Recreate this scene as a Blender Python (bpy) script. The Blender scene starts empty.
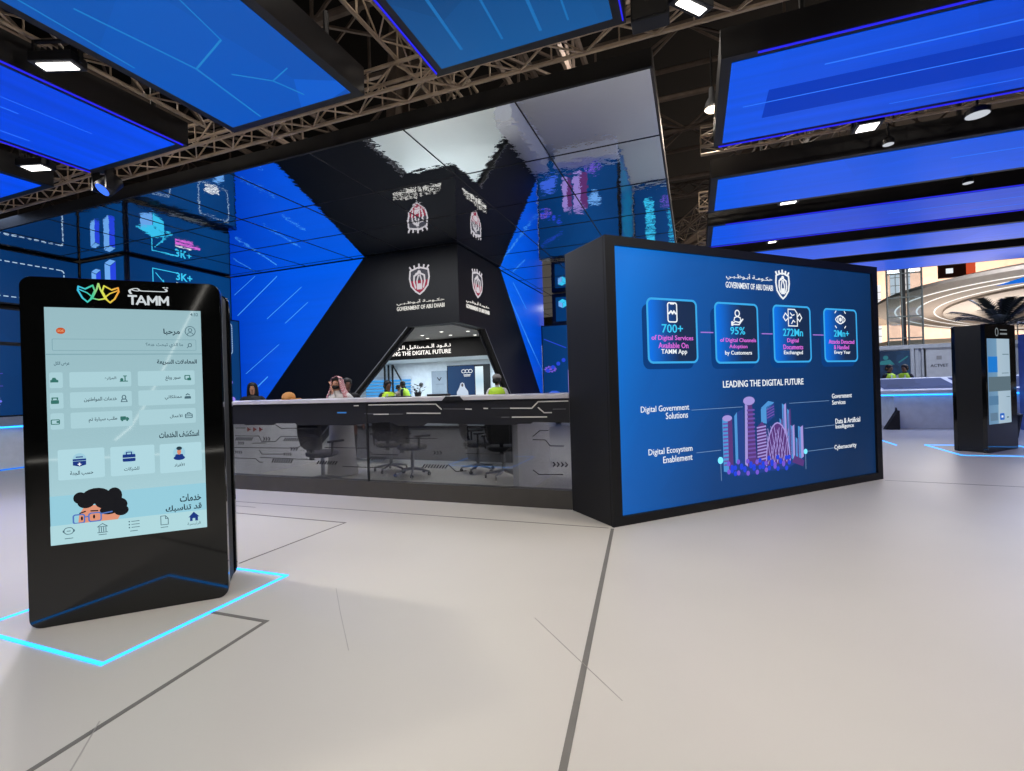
import bpy, bmesh, math, random
from mathutils import Vector, Matrix, Euler
random.seed(7)
C = bpy.context.scene.collection
PI = math.pi

# ------------------------------------------------------------------ colour / materials
def lin(c):
    return tuple(((x / 255) / 12.92 if x / 255 <= .04045 else ((x / 255 + .055) / 1.055) ** 2.4) for x in c)
_M = {}
def mat(name, col, rough=.5, metal=0., spec=.5, var=.06, scale=6., bump=0., emit=None, es=1., sample=False):
    """procedural surface: base colour with slight noise variation, optional bump, optional emission"""
    if name in _M: return _M[name]
    m = bpy.data.materials.new(name); m.use_nodes = True; nt = m.node_tree; N = nt.nodes; L = nt.links
    b = N['Principled BSDF']
    c = lin(col)
    tc = N.new('ShaderNodeTexCoord'); nz = N.new('ShaderNodeTexNoise'); nz.inputs['Scale'].default_value = scale; nz.inputs['Detail'].default_value = 3
    L.new(tc.outputs['Object'], nz.inputs['Vector'])
    rp = N.new('ShaderNodeValToRGB'); L.new(nz.outputs['Fac'], rp.inputs['Fac'])
    rp.color_ramp.elements[0].position = .3; rp.color_ramp.elements[1].position = .7
    rp.color_ramp.elements[0].color = tuple(max(0, x * (1 - var)) for x in c) + (1,)
    rp.color_ramp.elements[1].color = tuple(min(1, x * (1 + var)) for x in c) + (1,)
    L.new(rp.outputs['Color'], b.inputs['Base Color'])
    b.inputs['Roughness'].default_value = rough; b.inputs['Metallic'].default_value = metal
    b.inputs['Specular IOR Level'].default_value = spec
    if bump:
        bp = N.new('ShaderNodeBump'); bp.inputs['Strength'].default_value = bump; bp.inputs['Distance'].default_value = .02
        L.new(nz.outputs['Fac'], bp.inputs['Height']); L.new(bp.outputs['Normal'], b.inputs['Normal'])
    if emit is not None:
        b.inputs['Emission Color'].default_value = lin(emit) + (1,); b.inputs['Emission Strength'].default_value = es
        if not sample: m.cycles.emission_sampling = 'NONE'
    _M[name] = m
    return m
def glow(name, col, es=1., sample=False):
    return mat(name, (6, 7, 9), rough=.5, var=.0, spec=.08, emit=col, es=es, sample=sample)
def screen(name, stops, axis='X', lo=0., hi=1., facet=0., facet_scale=.6, streak=0., streak_axis='Y', rough=.35, es=1., sample=True, tilt=0., streak_scale=1.2, spec=.12):
    """display surface: emissive colour ramp along an object axis with faint facets and streaks (its picture)"""
    if name in _M: return _M[name]
    m = bpy.data.materials.new(name); m.use_nodes = True; nt = m.node_tree; N = nt.nodes; L = nt.links
    b = N['Principled BSDF']; b.inputs['Base Color'].default_value = (.01, .012, .016, 1); b.inputs['Roughness'].default_value = rough; b.inputs['Specular IOR Level'].default_value = spec
    tc = N.new('ShaderNodeTexCoord'); sp = N.new('ShaderNodeSeparateXYZ'); L.new(tc.outputs['Object'], sp.inputs[0])
    mr = N.new('ShaderNodeMapRange'); mr.inputs['From Min'].default_value = lo; mr.inputs['From Max'].default_value = hi
    src = sp.outputs[axis]
    if tilt:
        o2 = 'Z' if axis != 'Z' else 'X'
        ma = N.new('ShaderNodeMath'); ma.operation = 'MULTIPLY_ADD'; ma.inputs[1].default_value = tilt
        L.new(sp.outputs[o2], ma.inputs[0]); L.new(src, ma.inputs[2]); src = ma.outputs[0]
    L.new(src, mr.inputs['Value'])
    rp = N.new('ShaderNodeValToRGB'); cr = rp.color_ramp
    while len(cr.elements) < len(stops): cr.elements.new(.5)
    for e, (p, c) in zip(cr.elements, stops): e.position = p; e.color = lin(c) + (1,)
    L.new(mr.outputs['Result'], rp.inputs['Fac']); col = rp.outputs['Color']
    def mul(fac_socket, lo_, hi_, f0, f1, col):
        r2 = N.new('ShaderNodeMapRange'); r2.inputs['From Min'].default_value = f0; r2.inputs['From Max'].default_value = f1
        r2.inputs['To Min'].default_value = lo_; r2.inputs['To Max'].default_value = hi_; L.new(fac_socket, r2.inputs['Value'])
        v = N.new('ShaderNodeVectorMath'); v.operation = 'SCALE'; L.new(col, v.inputs[0]); L.new(r2.outputs['Result'], v.inputs['Scale'])
        return v.outputs['Vector']
    if facet:
        vo = N.new('ShaderNodeTexVoronoi'); vo.inputs['Scale'].default_value = facet_scale; L.new(tc.outputs['Object'], vo.inputs['Vector'])
        sc = N.new('ShaderNodeSeparateColor'); L.new(vo.outputs['Color'], sc.inputs['Color'])
        col = mul(sc.outputs['Red'], 1 - facet, 1 + facet, 0, 1, col)
    if streak:
        mp = N.new('ShaderNodeMapping'); s = [streak_scale] * 3; s['XYZ'.index(streak_axis)] = .04
        mp.inputs['Scale'].default_value = s; L.new(tc.outputs['Object'], mp.inputs['Vector'])
        n2 = N.new('ShaderNodeTexNoise'); n2.inputs['Scale'].default_value = 4; n2.inputs['Detail'].default_value = 4; L.new(mp.outputs['Vector'], n2.inputs['Vector'])
        col = mul(n2.outputs['Fac'], 1 - streak, 1 + streak, .35, .68, col)
    L.new(col, b.inputs['Emission Color']); b.inputs['Emission Strength'].default_value = es
    m.cycles.emission_sampling = 'AUTO' if sample else 'NONE'
    _M[name] = m
    return m

BLACK = mat('black_lacquer', (16, 17, 18), .28, spec=.5)
MATTE = mat('matte_black', (18, 19, 22), .6)
PORT = mat('portal_charcoal', (11, 13, 18), .55, spec=.3)
REVEAL = mat('portal_reveal_grey', (62, 64, 70), .5)
FRAMEB = mat('panel_black_frame', (14, 15, 20), .45)
BILLF = mat('billboard_black_frame', (13, 13, 15), .5, spec=.35)
GLOSSB = mat('black_glass', (9, 10, 10), .06, spec=.6)
SILVER = mat('brushed_silver_edge', (150, 152, 155), .35, metal=.9)
WHITE = mat('white_laminate', (225, 225, 226), .35)
DESKW = mat('desk_white', (215, 220, 228), .35)
TRUSS = mat('truss_aluminium', (172, 153, 132), .5, metal=.2, var=.15)
ROOFM = mat('roof_dark', (11, 10, 10), .9)
ROOFS = mat('roof_steel_brown', (96, 84, 76), .8, var=.2)
GREYS = mat('grey_steel', (120, 122, 126), .5)
W_ = glow('screen_white', (242, 246, 250)); CY = glow('screen_cyan', (60, 200, 245)); MG = glow('screen_magenta', (226, 110, 226)); LB = glow('screen_sky_line', (60, 170, 235))
PV = glow('screen_violet', (120, 90, 215)); DB = glow('screen_navy', (12, 34, 66)); BL2 = glow('screen_light_blue', (110, 170, 240)); BL3 = glow('screen_royal', (40, 70, 225))
DIM = glow('screen_dim_white', (170, 195, 220)); RED = glow('screen_red', (150, 40, 66))

# ------------------------------------------------------------------ objects
def link(name, me, parent=None, loc=None):
    o = bpy.data.objects.new(name, me); C.objects.link(o)
    if parent is not None: o.parent = parent
    if loc: o.location = loc
    return o
def tag(o, label=None, cat=None, group=None, kind=None):
    if label: o['label'] = label
    if cat: o['category'] = cat
    if group: o['group'] = group
    if kind: o['kind'] = kind
    return o
def thing(name, label, cat, loc=(0, 0, 0), rz=0., group=None):
    o = bpy.data.objects.new(name, None); C.objects.link(o); o.location = loc; o.rotation_euler = (0, 0, rz); o.empty_display_size = .1
    return tag(o, label, cat, group)
class G:
    """collects shapes into one mesh"""
    def __init__(s): s.v = []; s.f = []; s.mi = []; s.cur = 0
    def add(s, vs, fs):
        b = len(s.v); s.v += [tuple(v) for v in vs]; s.f += [tuple(b + i for i in f) for f in fs]; s.mi += [s.cur] * len(fs); return s
    def box(s, x0, y0, z0, x1, y1, z1):
        return s.add([(x, y, z) for z in (z0, z1) for x, y in ((x0, y0), (x1, y0), (x1, y1), (x0, y1))],
                     [(3, 2, 1, 0), (4, 5, 6, 7), (0, 1, 5, 4), (1, 2, 6, 5), (2, 3, 7, 6), (3, 0, 4, 7)])
    def prism(s, pts, d0, d1):
        """flat outline in local x,z ; extruded outwards from depth d0 to d1 (outwards is -y)"""
        n = len(pts)
        a = sum(pts[i][0] * pts[(i + 1) % n][1] - pts[(i + 1) % n][0] * pts[i][1] for i in range(n))
        if a < 0: pts = pts[::-1]
        vs = [(x, -d0, z) for x, z in pts] + [(x, -d1, z) for x, z in pts]
        fs = [tuple(range(n - 1, -1, -1)), tuple(range(n, 2 * n))] + [(i, (i + 1) % n, n + (i + 1) % n, n + i) for i in range(n)]
        return s.add(vs, fs)
    def xy(s, pts, z0, z1):
        n = len(pts)
        a = sum(pts[i][0] * pts[(i + 1) % n][1] - pts[(i + 1) % n][0] * pts[i][1] for i in range(n))
        if a < 0: pts = pts[::-1]
        vs = [(x, y, z0) for x, y in pts] + [(x, y, z1) for x, y in pts]
        fs = [tuple(range(n - 1, -1, -1)), tuple(range(n, 2 * n))] + [(i, (i + 1) % n, n + (i + 1) % n, n + i) for i in range(n)]
        return s.add(vs, fs)
    def tube(s, p, q, r, n=6, r2=None):
        p = Vector(p); q = Vector(q); d = q - p
        if d.length < 1e-6: return s
        r2 = r if r2 is None else r2
        z = d.normalized(); x = z.orthogonal().normalized(); y = z.cross(x)
        vs = [p + (x * math.cos(2 * PI * i / n) + y * math.sin(2 * PI * i / n)) * r for i in range(n)] + [q + (x * math.cos(2 * PI * i / n) + y * math.sin(2 * PI * i / n)) * r2 for i in range(n)]
        return s.add(vs, [tuple(range(n - 1, -1, -1)), tuple(range(n, 2 * n))] + [(i, (i + 1) % n, n + (i + 1) % n, n + i) for i in range(n)])
    def loft(s, rings, n=16, cap=True):
        """rings: (cx,cy,z,rx,ry)"""
        vs = []; fs = []
        for cx, cy, z, rx, ry in rings:
            vs += [(cx + rx * math.cos(2 * PI * i / n), cy + ry * math.sin(2 * PI * i / n), z) for i in range(n)]
        for k in range(len(rings) - 1):
            fs += [(k * n + i, k * n + (i + 1) % n, (k + 1) * n + (i + 1) % n, (k + 1) * n + i) for i in range(n)]
        if cap: fs += [tuple(range(n - 1, -1, -1)), tuple(range((len(rings) - 1) * n, len(rings) * n))]
        return s.add(vs, fs)
    def line(s, pts, w, d0, d1, closed=False):
        pts = [Vector(p) for p in pts]
        k = len(pts) if closed else len(pts) - 1
        for i in range(k):
            p, q = pts[i], pts[(i + 1) % len(pts)]; t = (q - p)
            if t.length < 1e-6: continue
            t.normalize(); nn = Vector((-t.y, t.x)) * w / 2; e = t * w * .35
            s.prism([tuple(p - e - nn), tuple(q + e - nn), tuple(q + e + nn), tuple(p - e + nn)], d0, d1)
        return s
    def build(s, name, m, parent=None, loc=None, smooth=False, bevel=0.):
        me = bpy.data.meshes.new(name); me.from_pydata(s.v, [], s.f); me.update()
        for x in (m if isinstance(m, (list, tuple)) else [m]): me.materials.append(x)
        for p, i in zip(me.polygons, s.mi): p.material_index = i
        if smooth: me.shade_smooth()
        o = link(name, me, parent, loc)
        if bevel:
            b = o.modifiers.new('bevel', 'BEVEL'); b.width = bevel; b.segments = 2; b.limit_method = 'ANGLE'
        return o
def rr(x0, z0, x1, z1, r, n=5):
    """rounded rectangle outline"""
    r = min(r, (x1 - x0) / 2, (z1 - z0) / 2); o = []
    for cx, cz, a in ((x1 - r, z1 - r, 0), (x0 + r, z1 - r, PI / 2), (x0 + r, z0 + r, PI), (x1 - r, z0 + r, 1.5 * PI)):
        o += [(cx + r * math.cos(a + PI / 2 * i / n), cz + r * math.sin(a + PI / 2 * i / n)) for i in range(n + 1)]
    return o
def ell(cx, cz, rx, rz, n=16, a0=0., a1=2 * PI):
    k = n if abs(a1 - a0 - 2 * PI) < 1e-6 else n + 1
    return [(cx + rx * math.cos(a0 + (a1 - a0) * i / n), cz + rz * math.sin(a0 + (a1 - a0) * i / n)) for i in range(k)]
def flat(name, pts, d, m, parent, th=.003): return G().prism(pts, d, d + th).build(name, m, parent)
def rect(name, b, d, m, parent, th=.003, r=0.): return flat(name, rr(*b, r) if r else [(b[0], b[1]), (b[2], b[1]), (b[2], b[3]), (b[0], b[3])], d, m, parent, th)
def outline(name, b, w, d, m, parent, r=.02, th=.003): return G().line(rr(*b, r), w, d, d + th, True).build(name, m, parent)
_cur = {}
def text(name, s, b, d, m, parent, bold=.0, th=.002, fit='both'):
    bold *= .55
    """lettering filling box b=(x0,z0,x1,z1) on a local panel, facing -y"""
    cu = bpy.data.curves.new('lettering', 'FONT'); cu.body = s; cu.size = 1; cu.resolution_u = 2; cu.offset = bold; cu.fill_mode = 'FRONT'
    t = bpy.data.objects.new('lettering', cu); C.objects.link(t)
    bpy.context.view_layer.update()
    dg = bpy.context.evaluated_depsgraph_get()
    me = bpy.data.meshes.new_from_object(t.evaluated_get(dg)); bpy.data.objects.remove(t); bpy.data.curves.remove(cu)
    xs = [v.co.x for v in me.vertices]; ys = [v.co.y for v in me.vertices]
    x0, x1, y0, y1 = min(xs), max(xs), min(ys), max(ys)
    sx = (b[2] - b[0]) / (x1 - x0); sy = (b[3] - b[1]) / (y1 - y0)
    if fit == 'width': sy = sx
    cz = (b[1] + b[3]) / 2
    for v in me.vertices:
        v.co = (b[0] + (v.co.x - x0) * sx, -d - th, cz + (v.co.y - (y0 + y1) / 2) * sy)
    me.materials.clear(); me.materials.append(m)
    bm = bmesh.new(); bm.from_mesh(me)
    r = bmesh.ops.extrude_face_region(bm, geom=bm.faces[:])
    bmesh.ops.translate(bm, vec=(0, th, 0), verts=[e for e in r['geom'] if isinstance(e, bmesh.types.BMVert)])
    bm.to_mesh(me); bm.free(); me.name = name
    return link(name, me, parent)
def copy_tree(o, parent=None):
    c = o.copy(); C.objects.link(c)
    if parent is not None: c.parent = parent
    for ch in list(o.children): copy_tree(ch, c)
    return c
AR = dict(
    tamm='\ufee2\u0640\u0640\u0640\ufe97',
    gov='\ufef2\u0640\ufe92\u0640\ufec7\ufeee\u0640\ufe91\ufe83 \ufe94\u0640\ufee3\ufeee\u0640\ufedc\ufea3',
    lead='\ufef2\ufee4\ufed7\ufeae\u0640\ufedf\ufe8d \ufede\ufe92\ufed8\ufe98\ufeb4\u0640\ufee4\u0640\ufedf\ufe8d \ufea9\ufeee\u0640\ufed8\u0640\ufee7',
    hello='\ufe8e\ufe92\ufea3\ufeae\ufee3',
    ask='\u061f\ufeea\ufee8\ufecb \ufe9a\ufea4\ufe92\ufe97 \ufef1\ufeac\ufedf\ufe8d \ufe8e\ufee3',
    quick='\ufe94\ufecc\ufef3\ufeae\ufeb4\ufedf\ufe8d \ufe95\ufefc\ufee3\ufe8e\ufecc\ufee4\ufedf\ufe8d',
    all='\ufede\ufedc\ufedf\ufe8d \ufebd\ufeae\ufecb',
    snap='\ufece\ufee0\ufe91\ufeed \ufead\ufeee\ufebb',
    farms='\ufec9\ufead\ufe8d\ufeb0\ufee4\ufedf\ufe8d',
    prop='\ufef2\ufe97\ufe8e\ufedc\ufee0\ufe98\ufee4\ufee3',
    cit='\ufee6\ufef4\ufee8\ufec3\ufe8d\ufeee\ufee4\ufedf\ufe8d \ufe95\ufe8e\ufee3\ufeaa\ufea7',
    biz='\ufedd\ufe8e\ufee4\ufecb\ufef7\ufe8d',
    car='\ufee2\ufe97 \ufe93\ufead\ufe8e\ufef4\ufeb3 \ufe90\ufee0\ufec3',
    explore='\ufe95\ufe8e\ufee3\ufeaa\ufea8\ufedf\ufe8d \ufed2\ufeb8\ufedc\ufe98\ufeb3\ufe8d',
    ind='\ufea9\ufe8d\ufeae\ufed3\ufef8\ufedf',
    comp='\ufe95\ufe8e\ufedb\ufeae\ufeb8\ufee0\ufedf',
    ent='\ufe94\ufeec\ufea0\ufedf\ufe8d \ufe90\ufeb4\ufea3',
    serv='\ufe95\ufe8e\ufee3\ufeaa\ufea7',
    suit='\ufeda\ufe92\ufeb3\ufe8e\ufee8\ufe97 \ufeaa\ufed7',
    home='\ufe94\ufef4\ufeb4\ufef4\ufe8b\ufeae\ufedf\ufe8d')

# ------------------------------------------------------------------ camera (world x,y follow the exhibition grid)
A = math.radians(20.6); RO = math.radians(-1.773); EYE = 1.45
def w2g(v): return Vector((v[0] * math.cos(A) - v[1] * math.sin(A), v[0] * math.sin(A) + v[1] * math.cos(A), v[2]))
R_ = w2g((math.cos(RO), 0, math.sin(RO))); U_ = w2g((-math.sin(RO), 0, math.cos(RO))); F_ = w2g((0, 1, 0))
cam = bpy.data.cameras.new('camera'); cam.sensor_width = 36; cam.sensor_fit = 'HORIZONTAL'; cam.lens = 485.4 / 1024 * 36; cam.clip_end = 200
co = bpy.data.objects.new('camera', cam); C.objects.link(co)
M4 = Matrix.Identity(4)
for i in range(3): M4[i][0] = R_[i]; M4[i][1] = U_[i]; M4[i][2] = -F_[i]
M4[0][3], M4[1][3], M4[2][3] = 0, 0, EYE
co.matrix_world = M4
bpy.context.scene.camera = co

H = 4.8            # height of the mirrored canopy and the hanging screens

# ------------------------------------------------------------------ setting
def floor_mat():
    m = mat('floor_offwhite_vinyl', (199, 194, 184), .42, spec=.35, var=.03, scale=.6)
    return m
fl = G().add([(-45, -20, 0), (70, -20, 0), (70, 82, 0), (-45, 82, 0)], [(0, 1, 2, 3)]).build('floor', floor_mat()); tag(fl, kind='structure')
HALLW = mat('hall_wall_dark', (40, 37, 36), .9)
for nm, b in dict(wall_left=(-40.3, -16.3, 0, -40, 80, 22), wall_back=(-40, 79.8, 0, 12, 80, 22), wall_near=(-40, -16.3, 0, 66, -16, 22), wall_right=(66, -16.3, 0, 66.3, 80, 22)).items():
    tag(G().box(*b).build(nm, HALLW), kind='structure')
tag(G().box(-40, -16, 22, 66, 80, 22.2).build('ceiling', ROOFM), kind='structure')
SEAM = mat('floor_seam_grey', (112, 108, 100), .6)
def floor_line(pts, w, i):
    g = G(); P = [Vector(p) for p in pts]
    for p, q in zip(P, P[1:]):
        t = (q - p).normalized(); nn = Vector((-t.y, t.x)) * w / 2; e = t * w * .5
        g.xy([tuple(p - e - nn), tuple(q + e - nn), tuple(q + e + nn), tuple(p - e + nn)], .0005, .002 + .0004 * P.index(p))
    tag(g.build('trim_%d' % i, SEAM if w > .009 else mat('hairline_grey', (168, 163, 154), .6)), kind='structure')
FL = [([(-.8, 4.82), (-.19, -1.5)], .032), ([(-2.385, .1), (-2.59, 2.32), (-3.05, 2.31)], .028), ([(-3.69, 3.06), (-3.63, 4.33), (-5.4, 4.34)], .018),
      ([(-9.5, 4.78), (-.85, 4.85)], .014), ([(-5.28, 4.62), (-9.3, 4.6)], .010), ([(2.4, 7.97), (4.2, 7.78), (7.5, 7.6)], .014), ([(-2.51, 2.87), (-2.2, 2.55), (-1.85, 2.2)], .004), ([(-.97, 2.86), (-.35, 2.23)], .004), ([(-2.54, 1.37), (-2.32, 1.15)], .006)]
for i, (p, w) in enumerate(FL): floor_line(p, w, i + 1)

# ------------------------------------------------------------------ light frames let into the floor
STRIP = glow('cyan_light_strip', (40, 150, 255), 3.2, True)
BLUSTRIP = glow('ultramarine_strip', (44, 42, 240), 1., True)
def floor_frame(x0, y0, x1, y1, label, w=.023, sides='nesw'):
    t = thing('floor_light_frame', label, 'floor light', (x0, y0, 0), 0, 'light lines let into the floor')
    a, b = x1 - x0, y1 - y0
    S = dict(s=(0, 0, a, w), e=(a - w, w, a, b - w), n=(0, b - w, a, b), w=(0, w, w, b - w))
    for k in sides:
        q = S[k]; G().box(q[0], q[1], .001, q[2], q[3], .007).build('light_strip', STRIP, t)
floor_frame(-4.36, 1.66, -3.05, 2.96, 'square cyan light line in the floor around the kiosk with the lit white app screen')
floor_frame(4.28, 10.57, 5.75, 12.03, 'square cyan light line in the floor around the black kiosk before the white desk')
floor_frame(2.3, 11.9, 3.8, 12.75, 'cyan light line in the floor just right of the big billboard', sides='ne')

# ------------------------------------------------------------------ emblem used on portal and billboard
def emblem(parent, cx, z0, w, h, d, colour=True):
    e = G(); z = lambda t: z0 + h * t; x = lambda t: cx + w * t
    sh = [(x(-.46), z(.80)), (x(-.5), z(.55)), (x(-.42), z(.28)), (x(-.2), z(.1)), (x(0), z(0)), (x(.2), z(.1)), (x(.42), z(.28)), (x(.5), z(.55)), (x(.46), z(.80)), (x(.2), z(.86)), (x(0), z(.9)), (x(-.2), z(.86))]
    if colour:
        f = G(); f.prism([(x(a), z(b)) for a, b in ((-.45, .46), (-.4, .3), (-.2, .13), (0, .05), (.2, .13), (.4, .3), (.45, .46))], d, d + .006)
        lo = f.build('emblem_field', RED, parent)
        f = G(); f.prism([(x(a), z(b)) for a, b in ((-.45, .47), (.45, .47), (.43, .8), (0, .87), (-.43, .8))], d, d + .006)
        f.build('emblem_field', glow('emblem_grey', (70, 70, 78)), parent)
    e.line(sh, w * .07, d + .002, d + .009, True)
    for a in (-.42, -.22, 0, .22, .42): e.line([(x(a), z(.86)), (x(a * 1.15), z(1.0 - abs(a) * .18))], w * .07, d, d + .009)
    # falcon with dropped wings
    e.prism(ell(x(0), z(.74), w * .09, h * .06, 10), d + .006, d + .011)
    e.line([(x(-.03), z(.72)), (x(-.16), z(.69)), (x(-.2), z(.64))], w * .07, d + .006, d + .01)
    for s in (-1, 1):
        e.line([(x(.05 * s), z(.7)), (x(.26 * s), z(.62)), (x(.28 * s), z(.42)), (x(.2 * s), z(.22))], w * .075, d + .006, d + .01)
        e.line([(x(.04 * s), z(.64)), (x(.12 * s), z(.45)), (x(.1 * s), z(.2))], w * .06, d + .006, d + .01)
    e.prism([(x(-.06), z(.36)), (x(.06), z(.36)), (x(.14), z(.16)), (x(-.14), z(.16))], d + .006, d + .01)
    return e.build('emblem', W_ if not colour else glow('emblem_white', (205, 200, 205)), parent)

# ------------------------------------------------------------------ dark portal with its two faces
portal = thing('entrance_portal', 'black angular entrance portal with emblem and open arch behind the counter', 'portal', (-5.1, 10.2, 0))
OUT = [(-7.3, 0), (-2.62, H), (0, H), (0, 2.97), (-1.4, 2.95), (-4.45, 0)]
G().prism(OUT, 0, -.18).build('portal_wing', PORT, portal)
rf = bpy.data.objects.new('portal_flank', None); C.objects.link(rf); rf.parent = portal; rf.rotation_euler = (0, 0, PI / 2)
G().prism([(.18, 2.97), (.18, H), (2.70, H), (6.81, .50), (6.81, 0), (4.45, 0), (1.5, 2.95)], 0, -.18).build('portal_wing', PORT, rf)
# lighter reveals just inside the arch
TRIMG = mat('portal_trim_grey', (120, 122, 128), .4)
for par, sgn in ((portal, -1), (rf, 1)):
    top = 1.42 if sgn < 0 else 1.5
    pts = [(sgn * 4.45, .0), (sgn * top, 2.95)]
    g = G(); w = .30
    g.prism([(pts[0][0], 0), (pts[1][0], 2.95), (pts[1][0] - sgn * .10, 2.95), (pts[0][0] - sgn * .10, 0)], -.18, -.2)
    g.build('arch_reveal', REVEAL, par)
    G().line(pts, .022, .0, .006).build('arch_trim', TRIMG, par)
emblem(portal, -1.03, 3.72, .54, .72, .004)
text('lettering', AR['gov'], (-1.69, 3.485, -.37, 3.60), .004, glow('portal_letter', (225, 222, 215)), portal, .012, .01)
text('lettering', 'GOVERNMENT OF ABU DHABI', (-1.69, 3.36, -.37, 3.46), .004, glow('portal_letter', (225, 222, 215)), portal, .02, .01)
emblem(rf, 1.08, 3.72, .60, .70, .004)
text('lettering', AR['gov'], (.39, 3.485, 1.79, 3.60), .004, glow('portal_letter', (225, 222, 215)), rf, .012, .01)
text('lettering', 'GOVERNMENT OF ABU DHABI', (.39, 3.36, 1.79, 3.46), .004, glow('portal_letter', (225, 222, 215)), rf, .02, .01)

# ------------------------------------------------------------------ blue LED walls either side of the portal
def bluewall(label, loc, rz, poly, streaks, lo, hi, reverse=False):
    t = thing('led_wall', label, 'screen wall', loc, rz, 'blue LED walls beside the portal')
    st = [(0, (0, 62, 196)), (.45, (0, 84, 226)), (1, (0, 92, 232))]
    if reverse: st = [(0, (0, 100, 240)), (.6, (0, 82, 218)), (1, (0, 60, 180))]
    G().prism(poly, 0, -.12).build('wall_core', MATTE, t)
    d = G().prism(poly, .004, .008).build('display', screen('led_wall_%d' % (1 if reverse else 0), st, 'X', lo, hi, streak=.05, streak_axis='X'), t)
    g = G()
    for p, q, w in streaks: g.line([p, q], w, .008, .011)
    g.build('light_streaks', glow('streak_blue', (70, 160, 250)), d)
    return t
bluewall('blue LED wall left of the black portal, crossed by pale streaks', (-5.1, 10.3, 0), 0, [(-7.34, 0), (-7.36, 0), (-7.36, H), (-2.68, H)],
         [((-7.1, 3.7), (-5.6, 4.66), .022), ((-6.0, 3.52), (-4.75, 4.28), .016), ((-5.35, 3.35), (-4.55, 3.85), .016), ((-6.85, 2.02), (-5.6, 2.78), .014), ((-6.85, 1.35), (-6.05, 1.9), .03), ((-7.2, 4.3), (-6.4, 4.75), .012)], -7.3, -2.6)
bluewall('blue LED wall right of the black portal, seen edge on', (-5.2, 10.2, 0), PI / 2, [(6.83, .53), (6.83, 3.62), (7.2, 3.62), (7.2, H), (2.79, H)],
         [((3.1, 4.5), (5.9, 2.55), .03), ((4.0, 4.65), (5.2, 4.0), .02), ((5.2, 3.0), (6.9, 1.9), .015)], 2.7, 7.3, True)

# ------------------------------------------------------------------ information LED boxes (upper hung from canopy, lower on floor)
NAVY = [(0, (5, 50, 102)), (.5, (6, 64, 124)), (1, (5, 48, 98))]
def dashed(g, b, w, d, r=.06, step=.06):
    pts = rr(*b, r, 4); L = []
    for i in range(len(pts)):
        p = Vector(pts[i]); q = Vector(pts[(i + 1) % len(pts)]); n = max(1, int((q - p).length / step))
        for k in range(n): L.append((p.lerp(q, (k + .1) / n), p.lerp(q, (k + .62) / n)))
    for p, q in L: g.line([p, q], w, d, d + .004)
def isobox(ga, gb, x, z, s, d):
    ga.prism([(x, z + s * .5), (x + s * .5, z + s * .25), (x + s, z + s * .5), (x + s * .5, z + s * .75)], d, d + .004)
    gb.prism([(x, z + s * .5), (x, z - s * .1), (x + s * .5, z - s * .35), (x + s * .5, z + s * .25)], d, d + .004)
    ga.prism([(x + s * .53, z + s * .23), (x + s, z + s * .47), (x + s, z - s * .1), (x + s * .53, z - s * .35)], d, d + .003)
def gear(g, x, z, rx, rz, d, n=14):
    g.line(ell(x, z, rx * .8, rz * .8, 20), .03, d, d + .004, True); g.prism(ell(x, z, rx * .35, rz * .35, 14), d, d + .004)
    for i in range(n):
        a = 2 * PI * i / n; g.prism(ell(x + rx * math.cos(a), z + rz * math.sin(a), .035, .03, 6), d, d + .004)
def tower(ga, gb, x, z, w, h, d):
    ga.prism([(x, z), (x + w * .5, z - w * .2), (x + w * .5, z + h - w * .2), (x, z + h)], d, d + .004)
    gb.prism([(x + w * .5, z - w * .2), (x + w, z), (x + w, z + h), (x + w * .5, z + h - w * .2)], d, d + .004)
    ga.prism([(x, z + h + .02), (x + w * .5, z + h - w * .2 + .02), (x + w, z + h + .02), (x + w * .5, z + h + w * .2)], d, d + .004)
_fr = [0]
def ledface(name, label, loc, rz, w, z0, z1, draw, depth=.3, fw=.035, group='navy information LED boxes', bright=1.):
    t = thing(name, label, 'information screen', loc, rz, group)
    G().box(0, 0, z0, w, depth, z1).build('cabinet', FRAMEB, t)
    d = G().prism([(fw, z0 + fw), (w - fw, z0 + fw), (w - fw, z1 - fw), (fw, z1 - fw)], .002, .006).build('display', screen('info_navy', NAVY, 'X', 0, 4, facet=.06, facet_scale=.8), t)
    draw(d, w, z0, z1)
    return t
D = .007
def draw_a_up(d, w, z0, z1):       # frame with dashed line, long wall
    g = G(); dashed(g, (w - 1.75, 3.75, w - .32, 4.52), .022, D, .06, .13); g.build('dashed_frame', DIM, d); g = G(); dashed(g, (w - 4.2, 3.75, w - 2.3, 4.52), .022, D, .06, .13); g.build('dashed_frame', DIM, d)
def draw_a_low(d, w, z0, z1):
    ga, gb = G(), G(); isobox(ga, gb, w - 1.45, 3.02, .42, D); isobox(ga, gb, w - 3.2, 3.02, .42, D); ga.build('box_icon', BL2, d); gb.build('box_icon', BL3, d)
    g = G(); g.prism(ell(w - 1.75, 2.95, .16, .07, 12), D, D + .004); g.prism(ell(w - 1.75, 3.1, .05, .12, 10), D, D + .004); g.build('marker_icon', PV, d)
    text('caption', 'Customers Platform', (w - 2.6, 1.86, w - 1.15, 1.98), D, MG, d, .02)
    g = G(); g.line([(w - 2.6, 2.05), (w - 1.0, 2.05)], .012, D, D + .003); g.line([(w - 2.6, 1.78), (w - 1.0, 1.78)], .012, D, D + .003); g.build('rule_line', PV, d)
    g = G(); gear(g, w - 1.35, 1.45, .3, .16, D); g.build('gear_icon', glow('gear_violet', (120, 120, 230)), d)
    g = G(); g.line([(w - 2.2, .9), (w - 2.2, 1.25), (w - 1.55, 1.25), (w - 1.55, .9)], .02, D, D + .003); g.build('diagram_line', CY, d)
    rect('row_divider', (0, 2.66, w, 2.74), D - .001, FRAMEB, d, .006)
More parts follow.
